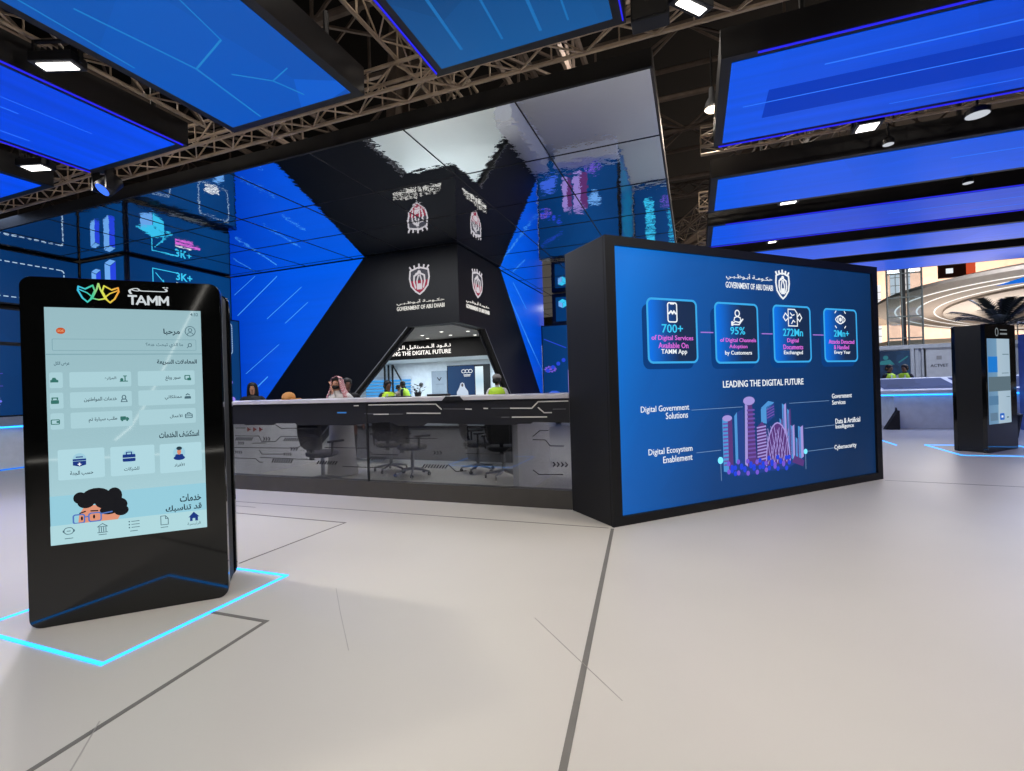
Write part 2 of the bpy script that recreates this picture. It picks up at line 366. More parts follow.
def draw_b(d, w, z0, z1):
    ga, gb = G(), G(); tower(ga, gb, .45, 3.95, .34, .55, D); tower(ga, gb, .95, 3.95, .4, .7, D); ga.build('tower_icon', BL2, d); gb.build('tower_icon', BL3, d)
def draw_c(d, w, z0, z1):
    g = G(); g.line([(.55, 4.6), (.55, 4.05), (1.02, 4.05)], .02, D, D + .003); g.line([(.55, 4.6), (1.15, 4.6)], .02, D, D + .003); g.line([(.62, 4.5), (.9, 4.2)], .02, D, D + .003); g.line([(.8, 4.35), (.85, 4.1)], .02, D, D + .003); g.build('diagram_line', CY, d)
    text('figure', '3K+', (1.12, 4.42, 1.55, 4.62), D, CY, d, .04)
    rect('figure_bar', (1.12, 4.33, 1.55, 4.36), D, W_, d)
    rect('figure_bar', (1.12, 4.24, 1.8, 4.30), D, MG, d); rect('figure_bar', (1.12, 4.15, 1.6, 4.20), D, MG, d)
    ga, gb = G(), G(); isobox(ga, gb, .3, 3.86, .55, D); ga.build('box_icon', CY, d); gb.build('box_icon', BL2, d)
    g = G(); g.line([(.2, 4.12), (.6, 3.98), (1.05, 4.1), (.62, 4.26)], .03, D + .004, D + .007, True); g.build('roof_icon', CY, d)
def draw_c_low(d, w, z0, z1):
    g = G(); dashed(g, (w - 1.1, 2.55, w - .25, 3.42), .02, D, .1); g.build('dashed_frame', DIM, d); g = G(); dashed(g, (.2, 2.3, 1.3, 3.3), .02, D, .1); g.build('dashed_frame', DIM, d)
    g = G(); g.line([(w - .9, 2.72), (w - .55, 2.68)], .06, D, D + .003); g.line([(w - .85, 2.62), (w - .6, 2.6)], .05, D, D + .003); g.build('figure_bar', W_, d)
    ga, gb = G(), G(); isobox(ga, gb, w - .75, 2.1, .4, D); isobox(ga, gb, .8, 1.7, .5, D); ga.build('box_icon', BL2, d); gb.build('box_icon', BL3, d)
    g = G(); g.prism(ell(w - .4, 1.78, .13, .08, 12), D, D + .004); g.prism(ell(w - .4, 1.95, .04, .14, 8), D, D + .004); g.prism(ell(w - .3, 1.3, .1, .08, 10), D, D + .004); g.build('marker_icon', glow('pin_violet', (150, 130, 235)), d)
    g = G(); g.prism([(.5, 2.9), (.8, 2.8), (.8, 2.6), (.5, 2.7)], D, D + .004); g.line([(.65, 2.7), (.65, 2.45)], .04, D, D + .004); g.line([(.3, 3.0), (.9, 3.05)], .05, D, D + .004); g.build('tree_icon', CY, d)
ledface('led_information_box', 'navy LED box with dashed empty frames, hung at the far left above the white desk', (-14.05, 2.4, 0), PI / 2, 5.05, 3.58, H - .01, draw_a_up)
ledface('led_information_box', 'navy LED wall with gear and cube icons standing behind the desk at far left', (-14.0, 2.4, 0), PI / 2, 4.55, .02, 3.48, draw_a_low, .28)
ledface('led_information_box', 'narrow navy LED box with two pale towers, high behind the near kiosk', (-14.03, 7.46, 0), 0, 1.67, 3.58, H - .01, draw_b, .05)
ledface('led_information_box', 'navy LED box reading 3K+ hung under the mirror beside the blue wall', (-12.35, 7.52, 0), PI / 2, 2.70, 3.58, H - .01, draw_c)
ledface('led_information_box', 'navy LED box with dashed frame icon peeking out right of the near kiosk', (-12.0, 7.0, 0), PI / 2, 3.16, .02, 3.52, draw_c_low)
# right-hand group (mostly behind the billboard, seen again in the mirror)
def draw_r1(d, w, z0, z1):
    ga, gb = G(), G(); tower(ga, gb, .95, .85, .34, 1.1, D); tower(ga, gb, 1.35, .8, .5, 1.2, D); ga.build('tower_icon', glow('tower_lilac', (150, 130, 205)), d); gb.build('tower_icon', glow('tower_plum', (96, 50, 110)), d)
    g = G(); g.prism(ell(.42, 1.0, .3, .22, 10), D, D + .004); g.prism(ell(.6, .75, .25, .12, 10), D, D + .004); g.build('cloud_icon', glow('cloud_blue', (60, 100, 220)), d)
    g = G(); gear(g, 2.05, .62, .26, .17, D, 10); gear(g, .3, 2.0, .2, .1, D, 10); g.build('gear_icon', PV, d)
    g = G(); g.prism(ell(2.1, 1.75, .25, .13, 12), D, D + .004); g.prism([(1.95, 1.5), (2.25, 1.5), (2.2, 1.62), (2.0, 1.62)], D, D + .004); g.build('chip_icon', BL2, d)
    g = G()
    for i in range(4): g.prism(ell(.2 + i * .2, 1.95 + i * .12, .075, .075, 10), D + .001, D + .005)
    g.line([(.1, 3.1), (.9, 2.75)], .03, D, D + .003); g.build('dots_icon', glow('dot_blue', (40, 70, 215)), d)
    text('figure', '24/7', (1.2, 3.0, 1.7, 3.15), D, PV, d) if False else None
def draw_r1u(d, w, z0, z1):
    ga, gb = G(), G(); isobox(ga, gb, .25, 4.35, .3, D); isobox(ga, gb, 1.2, 4.1, .35, D); ga.build('box_icon', CY, d); gb.build('box_icon', BL2, d)
    g = G(); g.line([(1.0, 4.5), (2.0, 4.55)], .03, D, D + .003); g.build('rule_line', PV, d)
def draw_rs(d, w, z0, z1):
    g = G()
    for i in range(9):
        z = .5 + i * .32; g.line([(.3 + .1 * (i % 3), z), (w - .4 - .2 * (i % 2), z + .12)], .09, D, D + .004)
    g.build('data_lines', glow('teal_data', (24, 132, 160)), d)
def draw_r2(d, w, z0, z1):
    g = G()
    for i in range(8): g.prism(rr(.45 + .05 * (i % 2), .7 + i * .3, .85, .9 + i * .3, .06), D, D + .004)
    for i in range(6): g.line([(1.4, 1.3 + i * .25), (2.1 - .1 * (i % 2), 1.33 + i * .25)], .08, D, D + .004)
    g.build('data_lines', CY, d)
    g = G(); g.line([(1.1, 2.9), (2.1, 2.95)], .1, D, D + .004); g.build('rule_line', MG, d)
    g = G(); gear(g, 1.4, .8, .3, .17, D); g.build('gear_icon', PV, d)
ledface('led_information_box', 'navy LED box of towers and dots, low behind the billboard and repeated in the mirror', (-5.19, 17.05, 0), 0, 2.93, .02, 3.6, draw_r1, .3)
ledface('led_information_box', 'black framed LED box with pale icons under the mirror, high behind the billboard', (-4.86, 17.42, 0), 0, 2.4, 3.62, H - .01, draw_r1u, .3, fw=.14)
ledface('led_information_box', 'navy LED side face with teal lines, hidden by the billboard but seen in the mirror', (-2.2, 17.07, 0), PI / 2, 3.85, .02, 3.6, draw_rs, .05)
ledface('led_information_box', 'navy LED wall with cyan bars at the right end of the mirror picture', (-2.18, 20.94, 0), 0, 4.2, .02, 3.6, draw_r2, .3)

t = thing('display_bench', 'long low white bench along the portal right flank, seen only in the mirror', 'bench', (-5.06, 12.7, 0)); G().box(0, 0, 0, .5, 3.65, .78).build('bench_body', DESKW, t, bevel=.01); G().box(-.0, -.02, .78, .54, 3.67, .84).build('bench_top', WHITE, t)
t = thing('display_plinth', 'low white plinth before the navy LED box, seen only in the mirror', 'plinth', (-4.4, 16.45, 0)); G().box(0, 0, 0, 2.2, .55, .50).build('plinth_body', DESKW, t, bevel=.01); G().box(-.02, -.02, .5, 2.22, .56, .55).build('plinth_top', WHITE, t)

# ------------------------------------------------------------------ mirrored canopy
def mirror_mat():
    m = bpy.data.materials.new('stretched_mirror_film'); m.use_nodes = True; N = m.node_tree.nodes; L = m.node_tree.links; b = N['Principled BSDF']
    b.inputs['Base Color'].default_value = (.86, .88, .9, 1); b.inputs['Metallic'].default_value = 1; b.inputs['Roughness'].default_value = .015
    tc = N.new('ShaderNodeTexCoord'); mp = N.new('ShaderNodeMapping'); mp.inputs['Scale'].default_value = (1, 1, 1); L.new(tc.outputs['Object'], mp.inputs['Vector'])
    n1 = N.new('ShaderNodeTexNoise'); n1.inputs['Scale'].default_value = 4.5; n1.inputs['Detail'].default_value = 3.; L.new(mp.outputs['Vector'], n1.inputs['Vector'])
    bp = N.new('ShaderNodeBump'); bp.inputs['Strength'].default_value = .35; bp.inputs['Distance'].default_value = .006; L.new(n1.outputs['Fac'], bp.inputs['Height']); L.new(bp.outputs['Normal'], b.inputs['Normal'])
    return m
can = thing('mirror_canopy', 'black edged mirrored canopy reflecting the blue walls and portal above the counter', 'canopy', (-.35, 5.43, H))
FASC = mat('fascia_black', (17, 16, 15), .7)
G().box(-17, 0, .02, 0, 18, .06).build('mirror_sheet', mirror_mat(), can)
G().box(-17, -.04, .0, .02, 0, .2).build('front_fascia', FASC, can)
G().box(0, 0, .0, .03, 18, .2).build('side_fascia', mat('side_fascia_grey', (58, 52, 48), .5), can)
g = G()
for k in range(1, 11): g.box(-1.55 * k - .008, 0, .014, -1.55 * k + .008, 17.9, .021)
for k in range(1, 12): g.box(-17, 1.55 * k - .008, .014, 0, 1.55 * k + .008, .021)
g.build('sheet_seams', MATTE, can)

# ------------------------------------------------------------------ room behind the arch
RW = mat('room_white', (226, 232, 238), .6)
def struct(nm, m, *b): return tag(G().box(*b).build(nm, m), kind='structure')
struct('wall_arch_room_back', RW, -15.5, 18.2, 0, -5.6, 18.4, 2.98)
struct('wall_arch_room_left', RW, -15.7, 10.7, 0, -15.5, 18.4, 2.98)
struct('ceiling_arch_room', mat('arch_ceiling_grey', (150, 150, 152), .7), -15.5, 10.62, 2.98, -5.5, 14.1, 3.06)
struct('ceiling_arch_room_rear', RW, -15.5, 14.1, 2.56, -5.6, 18.2, 2.64)
sb = thing('hanging_sign_board', 'black hanging sign board lettered LEADING THE DIGITAL FUTURE inside the arch', 'sign', (-15, 13.5, 0))
G().box(0, 0, 2.40, 9.3, .12, 2.97).build('board', MATTE, sb)
SL = glow('sign_letter_white', (255, 250, 244), 1.3)
text('lettering', 'LEADING THE DIGITAL FUTURE', (5.35, 2.52, 7.93, 2.655), .004, SL, sb, .02, .01)
text('lettering', AR['lead'], (5.6, 2.66, 7.93, 2.85), .004, SL, sb, .012, .01)
DL = glow('downlight_lens', (255, 252, 246), 3., True)
for x, y in ((-7.3, 12.2), (-6.4, 11.7), (-6.6, 12.6), (-5.75, 12.0), (-7.6, 13.0), (-6.0, 13.0), (-8.2, 12.4)):
    t = thing('downlight', 'small round downlight in the grey ceiling just inside the arch', 'lamp', (x, y, 2.98), 0, 'downlights inside the arch')
    G().loft([(0, 0, -.012, .06, .06), (0, 0, 0, .07, .07)], 14).build('trim_ring', WHITE, t); G().loft([(0, 0, -.016, .045, .045), (0, 0, -.0125, .045, .045)], 12).build('lens', DL, t)
# back wall fittings
t = thing('wall_screen', 'navy wall screen with white logo and a robed figure inside the arch', 'screen', (-9.72, 18.15, 0))
G().box(0, 0, .1, 1.95, .05, 2.36).build('housing', FRAMEB, t)
d = G().prism([(.03, .13), (1.27, .13), (1.27, 2.33), (.03, 2.33)], .002, .006).build('display', screen('wallscreen_navy', [(0, (34, 66, 106)), (1, (24, 50, 92))], 'X', 0, 1.3, sample=False), t)
g = G()
for a in (-.16, 0, .16): g.line(ell(.93 + a, 2.1, .085, .07, 12), .022, .007, .01, True)
g.line([(.78, 1.95), (1.08, 1.95)], .03, .007, .01); g.line([(.8, 1.9), (1.06, 1.9)], .025, .007, .01); g.build('logo', W_, d)
g = G(); g.prism([(.42, .9), (.44, 1.25), (.55, 1.42), (.62, 1.6), (.7, 1.64), (.78, 1.6), (.83, 1.42), (.95, 1.28), (1.0, .9)], .007, .011); g.build('robed_figure', glow('figure_white', (200, 214, 232)), d)
G().prism(ell(.7, 1.53, .05, .07, 12), .011, .014).build('face_patch', glow('figure_face', (90, 80, 82)), d)
G().prism([(1.30, .13), (1.66, .13), (1.66, 2.28), (1.30, 2.28)], .002, .008).build('light_column', screen('light_column_white', [(0, (120, 170, 215)), (.4, (235, 245, 250)), (.7, (190, 220, 235)), (1, (235, 250, 255))], 'Z', .2, 2.3, sample=False), t)
t = thing('wall_cabinet', 'grey wall cabinet with dark V-shaped emblem inside the arch', 'cabinet', (-10.45, 18.12, 0))
G().box(0, 0, 0, .72, .06, 2.16).build('cabinet_body', mat('cabinet_grey', (150, 160, 172), .5), t); G().line([(.28, 1.88), (.37, 1.76), (.46, 1.88)], .035, .002, .008).build('emblem', MATTE, t)
G().line([(.2, 1.6), (.56, 1.6)], .015, .002, .006).build('rule_line', GREYS, t)
t = thing('wall_speaker', 'small grey round wall fitting left of the grey cabinet inside the arch', 'wall fitting', (-11.0, 18.18, 1.6), 0)
G().prism(ell(0, 0, .1, .1, 20), 0, .03).build('disc', GREYS, t); G().prism(ell(0, 0, .06, .06, 16), .03, .045).build('grille', MATTE, t)
t = thing('louvre_light_panel', 'blue lit striped louvre panel at the left inside the arch', 'light panel', (-13.8, 18.1, 0))
g = G(); [g.box(0, -.02, .8 + i * .14, 2.3 - .0, .05, .88 + i * .14) for i in range(8)]; g.build('louvre', glow('louvre_blue', (70, 160, 230)), t); G().box(0, .05, 0, 2.3, .08, 2.0).build('panel_back', DESKW, t)
t = thing('mullion_frame', 'dark mullions beside the blue louvre panel inside the arch', 'frame', (-13.0, 17.9, 0))
for x in (.3, .5, .7): G().box(x, 0, 0, x + .06, .06, 2.5).build('post', MATTE, t)
G().tube((.75, .03, 2.5), (1.6, .03, 1.1), .035).build('brace', MATTE, t)

# ------------------------------------------------------------------ reception counter
ctr = thing('reception_counter', 'long reception counter, dark glass front with circuit lines and white top', 'counter', (-9.6, 5.45, 0))
X0, X1 = 0, 8.245      # local; x = u + 9.6
def cx(pts): return [(u + 9.6, z) for u, z in pts]
G().box(0, .0, 0, X1, .12, .215).build('plinth', mat('plinth_dark_grey', (70, 67, 63), .5), ctr)
G().box(0, -.02, 1.285, X1, .78, 1.335).build('worktop', mat('worktop_pale_grey', (196, 192, 196), .35), ctr, bevel=.006)
def schlick(N, L, f0=.06):
    lw = N.new('ShaderNodeLayerWeight'); lw.inputs['Blend'].default_value = .5
    pw = N.new('ShaderNodeMath'); pw.operation = 'POWER'; pw.inputs[1].default_value = 5; L.new(lw.outputs['Facing'], pw.inputs[0])
    ma = N.new('ShaderNodeMath'); ma.operation = 'MULTIPLY_ADD'; ma.inputs[1].default_value = 1 - f0; ma.inputs[2].default_value = f0; L.new(pw.outputs[0], ma.inputs[0]); return ma.outputs[0]
def tinted():
    m = bpy.data.materials.new('smoked_glass'); m.use_nodes = True; N = m.node_tree.nodes; L = m.node_tree.links
    b = N['Principled BSDF']; N.remove(b); out = N['Material Output']
    tr = N.new('ShaderNodeBsdfTransparent'); tr.inputs['Color'].default_value = (.70, .71, .73, 1)
    gl = N.new('ShaderNodeBsdfGlossy'); gl.inputs['Roughness'].default_value = .02; gl.inputs['Color'].default_value = (.9, .9, .9, 1)
    fr = schlick(N, L); mx = N.new('ShaderNodeMixShader')
    nz = N.new('ShaderNodeTexNoise'); nz.inputs['Scale'].default_value = .8; ma = N.new('ShaderNodeMath'); ma.operation = 'MULTIPLY_ADD'; ma.inputs[1].default_value = .03
    L.new(nz.outputs['Fac'], ma.inputs[0]); L.new(fr, ma.inputs[2])
    L.new(ma.outputs[0], mx.inputs['Fac']); L.new(tr.outputs[0], mx.inputs[1]); L.new(gl.outputs[0], mx.inputs[2]); L.new(mx.outputs[0], out.inputs['Surface'])
    return m
SMOKE = tinted()
for a, b in ((0, 2.7), (2.71, 5.425), (5.437, X1)):
    G().box(a, .02, .215, b, .03, 1.285).build('glass_panel', SMOKE, ctr)
G().box(5.422, .0, .215, 5.44, .03, 1.285).build('glass_joint', MATTE, ctr)
band = [(-9.6, .99), (-6.43, .99), (-6.38, .975), (-5.83, .975), (-5.78, 1.0), (-5.42, 1.0), (-5.38, .975), (-4.37, .97), (-4.33, .985), (-4.02, 1.0), (-3.98, 1.01), (-3.79, 1.01), (-3.68, .965), (-3.29, .965), (-3.23, 1.0), (-2.64, .985), (-2.41, .98), (-2.05, .975), (-1.97, .99), (-1.83, .99), (-1.8, 1.01), (-1.356, 1.0), (-1.356, 1.283), (-9.6, 1.283)]
BAND = mat('counter_band_black', (30, 31, 36), .35)
G().prism(cx(band), -.018, -.010).build('dark_band', BAND, ctr)
G().prism(cx([(-2.99, 1.284), (-2.94, 1.338), (-2.74, 1.338), (-2.69, 1.284)]), -.0, .03).build('worktop_notch', BAND, ctr)
g = G(); LN = [[(-4.13, 1.247), (-3.78, 1.247), (-3.1, 1.243), (-3.02, 1.175)], [(-3.53, 1.13), (-3.04, 1.125)], [(-2.08, 1.178), (-1.81, 1.174), (-1.73, 1.25), (-1.37, 1.252)], [(-1.73, 1.18), (-1.66, 1.12), (-1.57, 1.12)], [(-2.06, 1.07), (-1.63, 1.07)], [(-4.05, 1.12), (-3.82, 1.12)], [(-4.37, 1.24), (-4.3, 1.24)], [(-2.68, 1.175), (-2.6, 1.172)], [(-2.43, 1.18), (-2.38, 1.178)]]
for l in LN: g.line(cx(l), .014, -.0095, -.006)
g.build('circuit_lines_white', mat('print_white', (215, 212, 205), .5), ctr)
g = G()
for l in ([(-2.99, 1.18), (-2.7, 1.175)], [(-2.33, 1.18), (-2.1, 1.178)], [(-4.2, 1.13), (-4.05, 1.125)], [(-1.55, 1.16), (-1.4, 1.16)], [(-2.2, 1.07), (-2.1, 1.07)], [(-3.8, 1.12), (-3.6, 1.12)]): g.line(cx(l), .008, -.0095, -.007)
g.build('circuit_lines_grey', mat('print_grey', (105, 105, 110), .5), ctr)
G().line(cx([(-4.65, 1.147), (-4.51, 1.147)]), .018, -.0095, -.006).build('blue_mark', glow('mark_blue', (60, 120, 190)), ctr)
PR = mat('print_dark_grey', (34, 34, 38), .6)
g = G(); dk = [[(-6.6, .93), (-6.4, .93)], [(-5.8, .98), (-5.68, .92), (-5.59, .93), (-4.98, .92)], [(-6.61, .81), (-6.13, .81), (-6.08, .73), (-5.81, .73), (-5.7, .81), (-4.98, .81)], [(-6.63, .63), (-5.4, .64), (-5.25, .74), (-5.0, .81)], [(-6.26, .7), (-5.99, .71)], [(-6.13, .6), (-6.08, .54), (-5.64, .55)], [(-6.64, .47), (-6.21, .47), (-6.14, .42), (-6.07, .42)], [(-6.12, .49), (-5.08, .48)],
    [(-1.81, .84), (-1.72, .91), (-1.62, .91)], [(-1.81, .8), (-1.66, .8), (-1.6, .73), (-1.44, .73)], [(-2.95, .47), (-2.85, .39), (-2.7, .4)], [(-1.82, .44), (-1.75, .39), (-1.46, .4)], [(-5.3, .9), (-5.2, .84), (-5.05, .84)], [(-4.9, .66), (-4.2, .66), (-4.1, .58), (-3.7, .58)], [(-4.6, .4), (-3.9, .4), (-3.8, .48)], [(-3.6, .8), (-3.1, .8)], [(-2.7, .62), (-2.2, .62), (-2.1, .7)], [(-8.9, .8), (-8.0, .8), (-7.9, .72), (-7.0, .72)], [(-8.6, .5), (-7.2, .5)]]
for l in dk: g.line(cx(l), .009, -.0195, -.016)
def hatch(x0, z0, x1, z1, n):
    for i in range(n):
        x = x0 + (x1 - x0) * i / n; s = (x1 - x0) / n * .5
        g.prism(cx([(x, z0), (x + s, z0), (x + s + .04, z1), (x + .04, z1)]), -.0195, -.016)
hatch(-6.62, .74, -6.27, .79, 10); hatch(-5.66, .74, -5.3, .79, 9); hatch(-5.9, .42, -5.5, .48, 9); hatch(-5.06, .42, -4.7, .47, 8); hatch(-4.2, .5, -3.9, .55, 8); hatch(-3.34, .42, -2.97, .47, 9); hatch(-4.0, .86, -3.7, .9, 7)
def chev(x, z, s, n):
    for i in range(n): g.line(cx([(x + i * s * 1.1, z + s * .5), (x + i * s * 1.1 + s * .45, z), (x + i * s * 1.1, z - s * .5)]), s * .3, -.0195, -.016)
chev(-1.57, .515, .045, 4); chev(-6.04, .77, .045, 3); chev(-5.52, .63, .045, 3); chev(-6.55, .7, .04, 3); chev(-3.15, .62, .04, 3); chev(-6.62, .56, .035, 4); chev(-5.65, .55, .035, 4); chev(-3.2, .5, .03, 4) if False else None
for i in range(5):
    for k in range(8): g.prism(cx(ell(-5.33 + i * .05, .88 - k * .055, .006, .006, 6)), -.0195, -.016)
g.build('circuit_print', PR, ctr)
g = G()
for x in (-6.36, -6.24, -6.12): g.prism(cx([(x, .945), (x + .07, .91), (x, .875)]), -.0195, -.016)
g.build('arrow_print', mat('print_brown_red', (104, 52, 46), .6), ctr)
G().xy([(2.06, .30), (2.13, .30), (2.28, 2.58), (2.21, 2.58)], 0, 1.27).build('end_wall', mat('wall_panel_white', (240, 240, 240), .6), ctr)
G().box(7.36, .45, 0, 7.44, 1.9, 1.26).build('divider_wall', WHITE, ctr)
# staff desk and chairs behind the glass
t = thing('staff_desk', 'low dark staff desk behind the counter glass and chairs', 'desk', (-6.9, 8.0, 0))
G().box(0, 0, .70, 4.3, .7, .74).build('desk_top', mat('desk_dark', (44, 45, 50), .5), t)
G().box(.05, .06, .08, 4.25, .1, .70).build('front_panel', mat('desk_panel_grey', (120, 122, 126), .5), t)
for x in (.05, 4.2): G().box(x, .1, 0, x + .05, .66, .70).build('desk_leg', MATTE, t)
for i, x in enumerate((.55, 3.0)):
    G().box(x, .12, .1, x + .45, .6, .68).build('drawer_unit', mat('drawer_grey', (120, 122, 126), .5), t)
CH = mat('chair_black_mesh', (16, 17, 19), .65, bump=.2, scale=60)
def chair(loc, rz, label):
    t = thing('office_chair', label, 'chair', loc, rz, 'office chairs behind the counter glass')
    s = G().loft([(0, 0, .43, .20, .19), (0, 0, .45, .25, .24), (0, 0, .50, .26, .25), (0, 0, .52, .22, .21)], 18).build('seat', CH, t, smooth=True)
    g = G(); bk = []
    for z, w, y in ((.56, .17, .2), (.62, .22, .23), (.8, .25, .26), (.95, .24, .27), (1.06, .20, .28), (1.11, .12, .285)):
        bk.append((z, w, y))
    n = 9; vs = []; fs = []
    for dy in (0, .05):
        for z, w, y in bk:
            for i in range(n): a = -1 + 2 * i / (n - 1); vs.append((w * a, y + dy - .05 * a * a, z))
    K = len(bk)
    for dd in (0, 1):
        for k in range(K - 1):
            for i in range(n - 1):
                q = dd * K * n + k * n + i; f = (q, q + 1, q + n + 1, q + n); fs.append(f if dd == 0 else f[::-1])
    for k in range(K - 1):
        for i in (0, n - 1): q = k * n + i; fs.append((q, q + n, q + n + K * n, q + K * n))
    for k in (0, K - 1):
        for i in range(n - 1): q = k * n + i; fs.append((q, q + 1, q + 1 + K * n, q + K * n))
    G().add(vs, fs).build('backrest', CH, t, smooth=True)
    G().box(-.03, .18, .40, .03, .22, .7).build('back_bracket', MATTE, t)
    for s in (-1, 1):
        G().tube((.27 * s, .05, .47), (.29 * s, .05, .66), .018).box(.29 * s - .035, -.15, .66, .29 * s + .035, .12, .69).build('armrest', MATTE, t)
    G().tube((0, 0, .1), (0, 0, .43), .03, 10).build('gas_lift', SILVER, t)
    b = G()
    for k in range(5):
        a = 2 * PI * k / 5; b.tube((0, 0, .12), (.29 * math.cos(a), .29 * math.sin(a), .075), .025, 6, .016)
    st = b.build('star_base', SILVER, t)
    for k in range(5):
        a = 2 * PI * k / 5; x, y = .29 * math.cos(a), .29 * math.sin(a)
        G().tube((x - .012, y, .03), (x + .012, y, .03), .03, 10).tube((x, y, .03), (x, y, .07), .008).build('caster', MATTE, st)
    return t
c0 = chair((-4.45, 7.0, 0), 2.7, 'black office chair second to the right of the dark glass joint, further forward')
for loc, rz, lb in (((-2.85, 7.1, 0), 3.4, 'front one of the two overlapping black office chairs near the white divider'), ((-3.5, 7.55, 0), 2.2, 'rear one of the two overlapping black office chairs near the white divider'), ((-5.5, 6.08, 0), 3.0, 'black office chair behind the glass in front of the headscarf wearer'), ((-5.08, 7.3, 0), 3.5, 'black office chair first to the right of the dark glass joint, set back')):
    c = copy_tree(c0); c.location = loc; c.rotation_euler = (0, 0, rz); tag(c, lb)

# ------------------------------------------------------------------ billboard
BB = thing('led_billboard', 'freestanding black framed LED billboard LEADING THE DIGITAL FUTURE', 'billboard', (-.82, 4.9, 0), PI / 4)
WB, HB = 4.53, 2.93
G().box(0, .0, 0, WB, .75, HB).build('cabinet', BILLF, BB, bevel=.008)
g = G(); fw = .115
for b in ((0, 0, WB, .095), (0, HB - .095, WB, HB), (0, .095, fw, HB - .095), (WB - fw, .095, WB, HB - .095)): g.prism([(b[0], b[1]), (b[2], b[1]), (b[2], b[3]), (b[0], b[3])], .002, .035)
g.build('front_frame', BILLF, BB)
ds = rect('display', (fw, .095, WB - fw, HB - .095), .002, screen('billboard_blue', [(0, (6, 116, 214)), (.15, (10, 90, 174)), (.45, (10, 62, 124)), (1, (7, 42, 82))], 'X', -.6, 3.7, facet=.04, facet_scale=.7, tilt=-.35), BB, .004)
T = .008
emblem(ds, 2.625, 2.41, .24, .35, T, False)
text('lettering', AR['gov'], (1.68, 2.59, 2.45, 2.675), T, W_, ds, .006)
text('lettering', 'GOVERNMENT OF ABU DHABI', (1.67, 2.495, 2.455, 2.565), T, W_, ds, .012)
def card(b):
    c = rect('card', b, T, screen('card_blue_%d' % int(b[0] * 10), [(0, (0, 118, 238)), (.35, (14, 74, 150)), (.62, (20, 42, 78)), (1, (18, 40, 74))], 'X', b[0], b[2], sample=False), ds, .003, .06)
    outline('card_border', b, .022, T + .003, LB, c, .06)
    G().prism(rr(b[0] - .07, b[1] - .07, b[2] - .05, b[3] - .06, .08), .0065, .0075).build('card_shadow', glow('card_shadow_navy', (9, 60, 124)), ds)
    return c
K = T + .004
c = card((.525, 1.645, 1.205, 2.32))
g = G(); g.line(rr(.80, 2.08, .925, 2.285, .025), .014, K, K + .002, True); g.line([(.84, 2.275), (.885, 2.275)], .014, K, K + .002); g.line([(.815, 2.17), (.845, 2.195), (.865, 2.17), (.885, 2.195), (.91, 2.17)], .02, K, K + .002); g.build('phone_icon', W_, c)
text('figure', '700+', (.711, 1.962, 1.005, 2.055), K, CY, c, .02)
text('caption', 'of Digital Services', (.57, 1.868, 1.148, 1.936), K, MG, c, .012); text('caption', 'Available On', (.66, 1.797, 1.075, 1.858), K, MG, c, .012); text('caption', 'TAMM App', (.695, 1.721, 1.055, 1.787), K, W_, c, .015)
c = card((1.487, 1.635, 2.168, 2.315))
g = G(); g.line(ell(1.835, 2.205, .035, .035, 12), .013, K, K + .002, True); g.line([(1.78, 2.12), (1.79, 2.155), (1.835, 2.168), (1.88, 2.155), (1.89, 2.12)], .013, K, K + .002); g.line([(1.745, 2.08), (1.8, 2.11), (1.86, 2.10), (1.925, 2.14)], .013, K, K + .002); g.line([(1.745, 2.075), (1.86, 2.075), (1.925, 2.14)], .013, K, K + .002); g.prism(rr(1.735, 2.06, 1.765, 2.11, .005), K, K + .002); g.build('hand_person_icon', W_, c)
text('figure', '95%', (1.715, 1.958, 1.955, 2.048), K, CY, c, .02)
text('caption', 'of Digital Channels', (1.555, 1.858, 2.132, 1.918), K, MG, c, .012); text('caption', 'Adoption', (1.693, 1.787, 1.985, 1.844), K, MG, c, .012); text('caption', 'by Customers', (1.624, 1.712, 2.056, 1.772), K, W_, c, .015)
c = card((2.445, 1.637, 3.118, 2.322))
g = G(); g.line([(2.71, 2.08), (2.71, 2.285), (2.83, 2.285), (2.875, 2.24), (2.875, 2.08)], .013, K, K + .002, True); g.line([(2.70, 2.2), (2.66, 2.235), (2.62, 2.185), (2.66, 2.14), (2.70, 2.17)], .013, K, K + .002); g.line([(2.885, 2.2), (2.92, 2.235), (2.96, 2.185), (2.92, 2.14), (2.885, 2.17)], .013, K, K + .002)
g.line([(2.75, 2.24), (2.78, 2.21), (2.82, 2.22)], .013, K, K + .002); g.line([(2.77, 2.11), (2.8, 2.15), (2.83, 2.13)], .013, K, K + .002); g.line([(2.74, 2.18), (2.77, 2.185)], .02, K, K + .002); g.build('document_icon', W_, c)
text('figure', '272Mn', (2.605, 1.952, 2.974, 2.046), K, CY, c, .02)
text('caption', 'Digital', (2.679, 1.862, 2.888, 1.926), K, MG, c, .012); text('caption', 'Documents', (2.606, 1.79, 2.97, 1.849), K, MG, c, .012); text('caption', 'Exchanged', (2.613, 1.715, 2.96, 1.775), K, W_, c, .015)
c = card((3.395, 1.636, 4.069, 2.316))
g = G(); g.line(ell(3.728, 2.105, .13, .13, 12, .7, PI - .7), .013, K, K + .002); g.line(ell(3.728, 2.265, .13, .13, 12, PI + .7, 2 * PI - .7), .013, K, K + .002); g.line(ell(3.728, 2.185, .055, .055, 14), .013, K, K + .002, True); g.prism(ell(3.728, 2.185, .028, .028, 10), K, K + .002)
for sx in (-1, 1):
    for sz in (-1, 1): g.line([(3.728 + sx * .11, 2.185 + sz * .085), (3.728 + sx * .085, 2.185 + sz * .11)], .012, K, K + .002)
g.build('eye_icon', W_, c)
text('figure', '2Mn+', (3.585, 1.958, 3.9, 2.046), K, CY, c, .02)
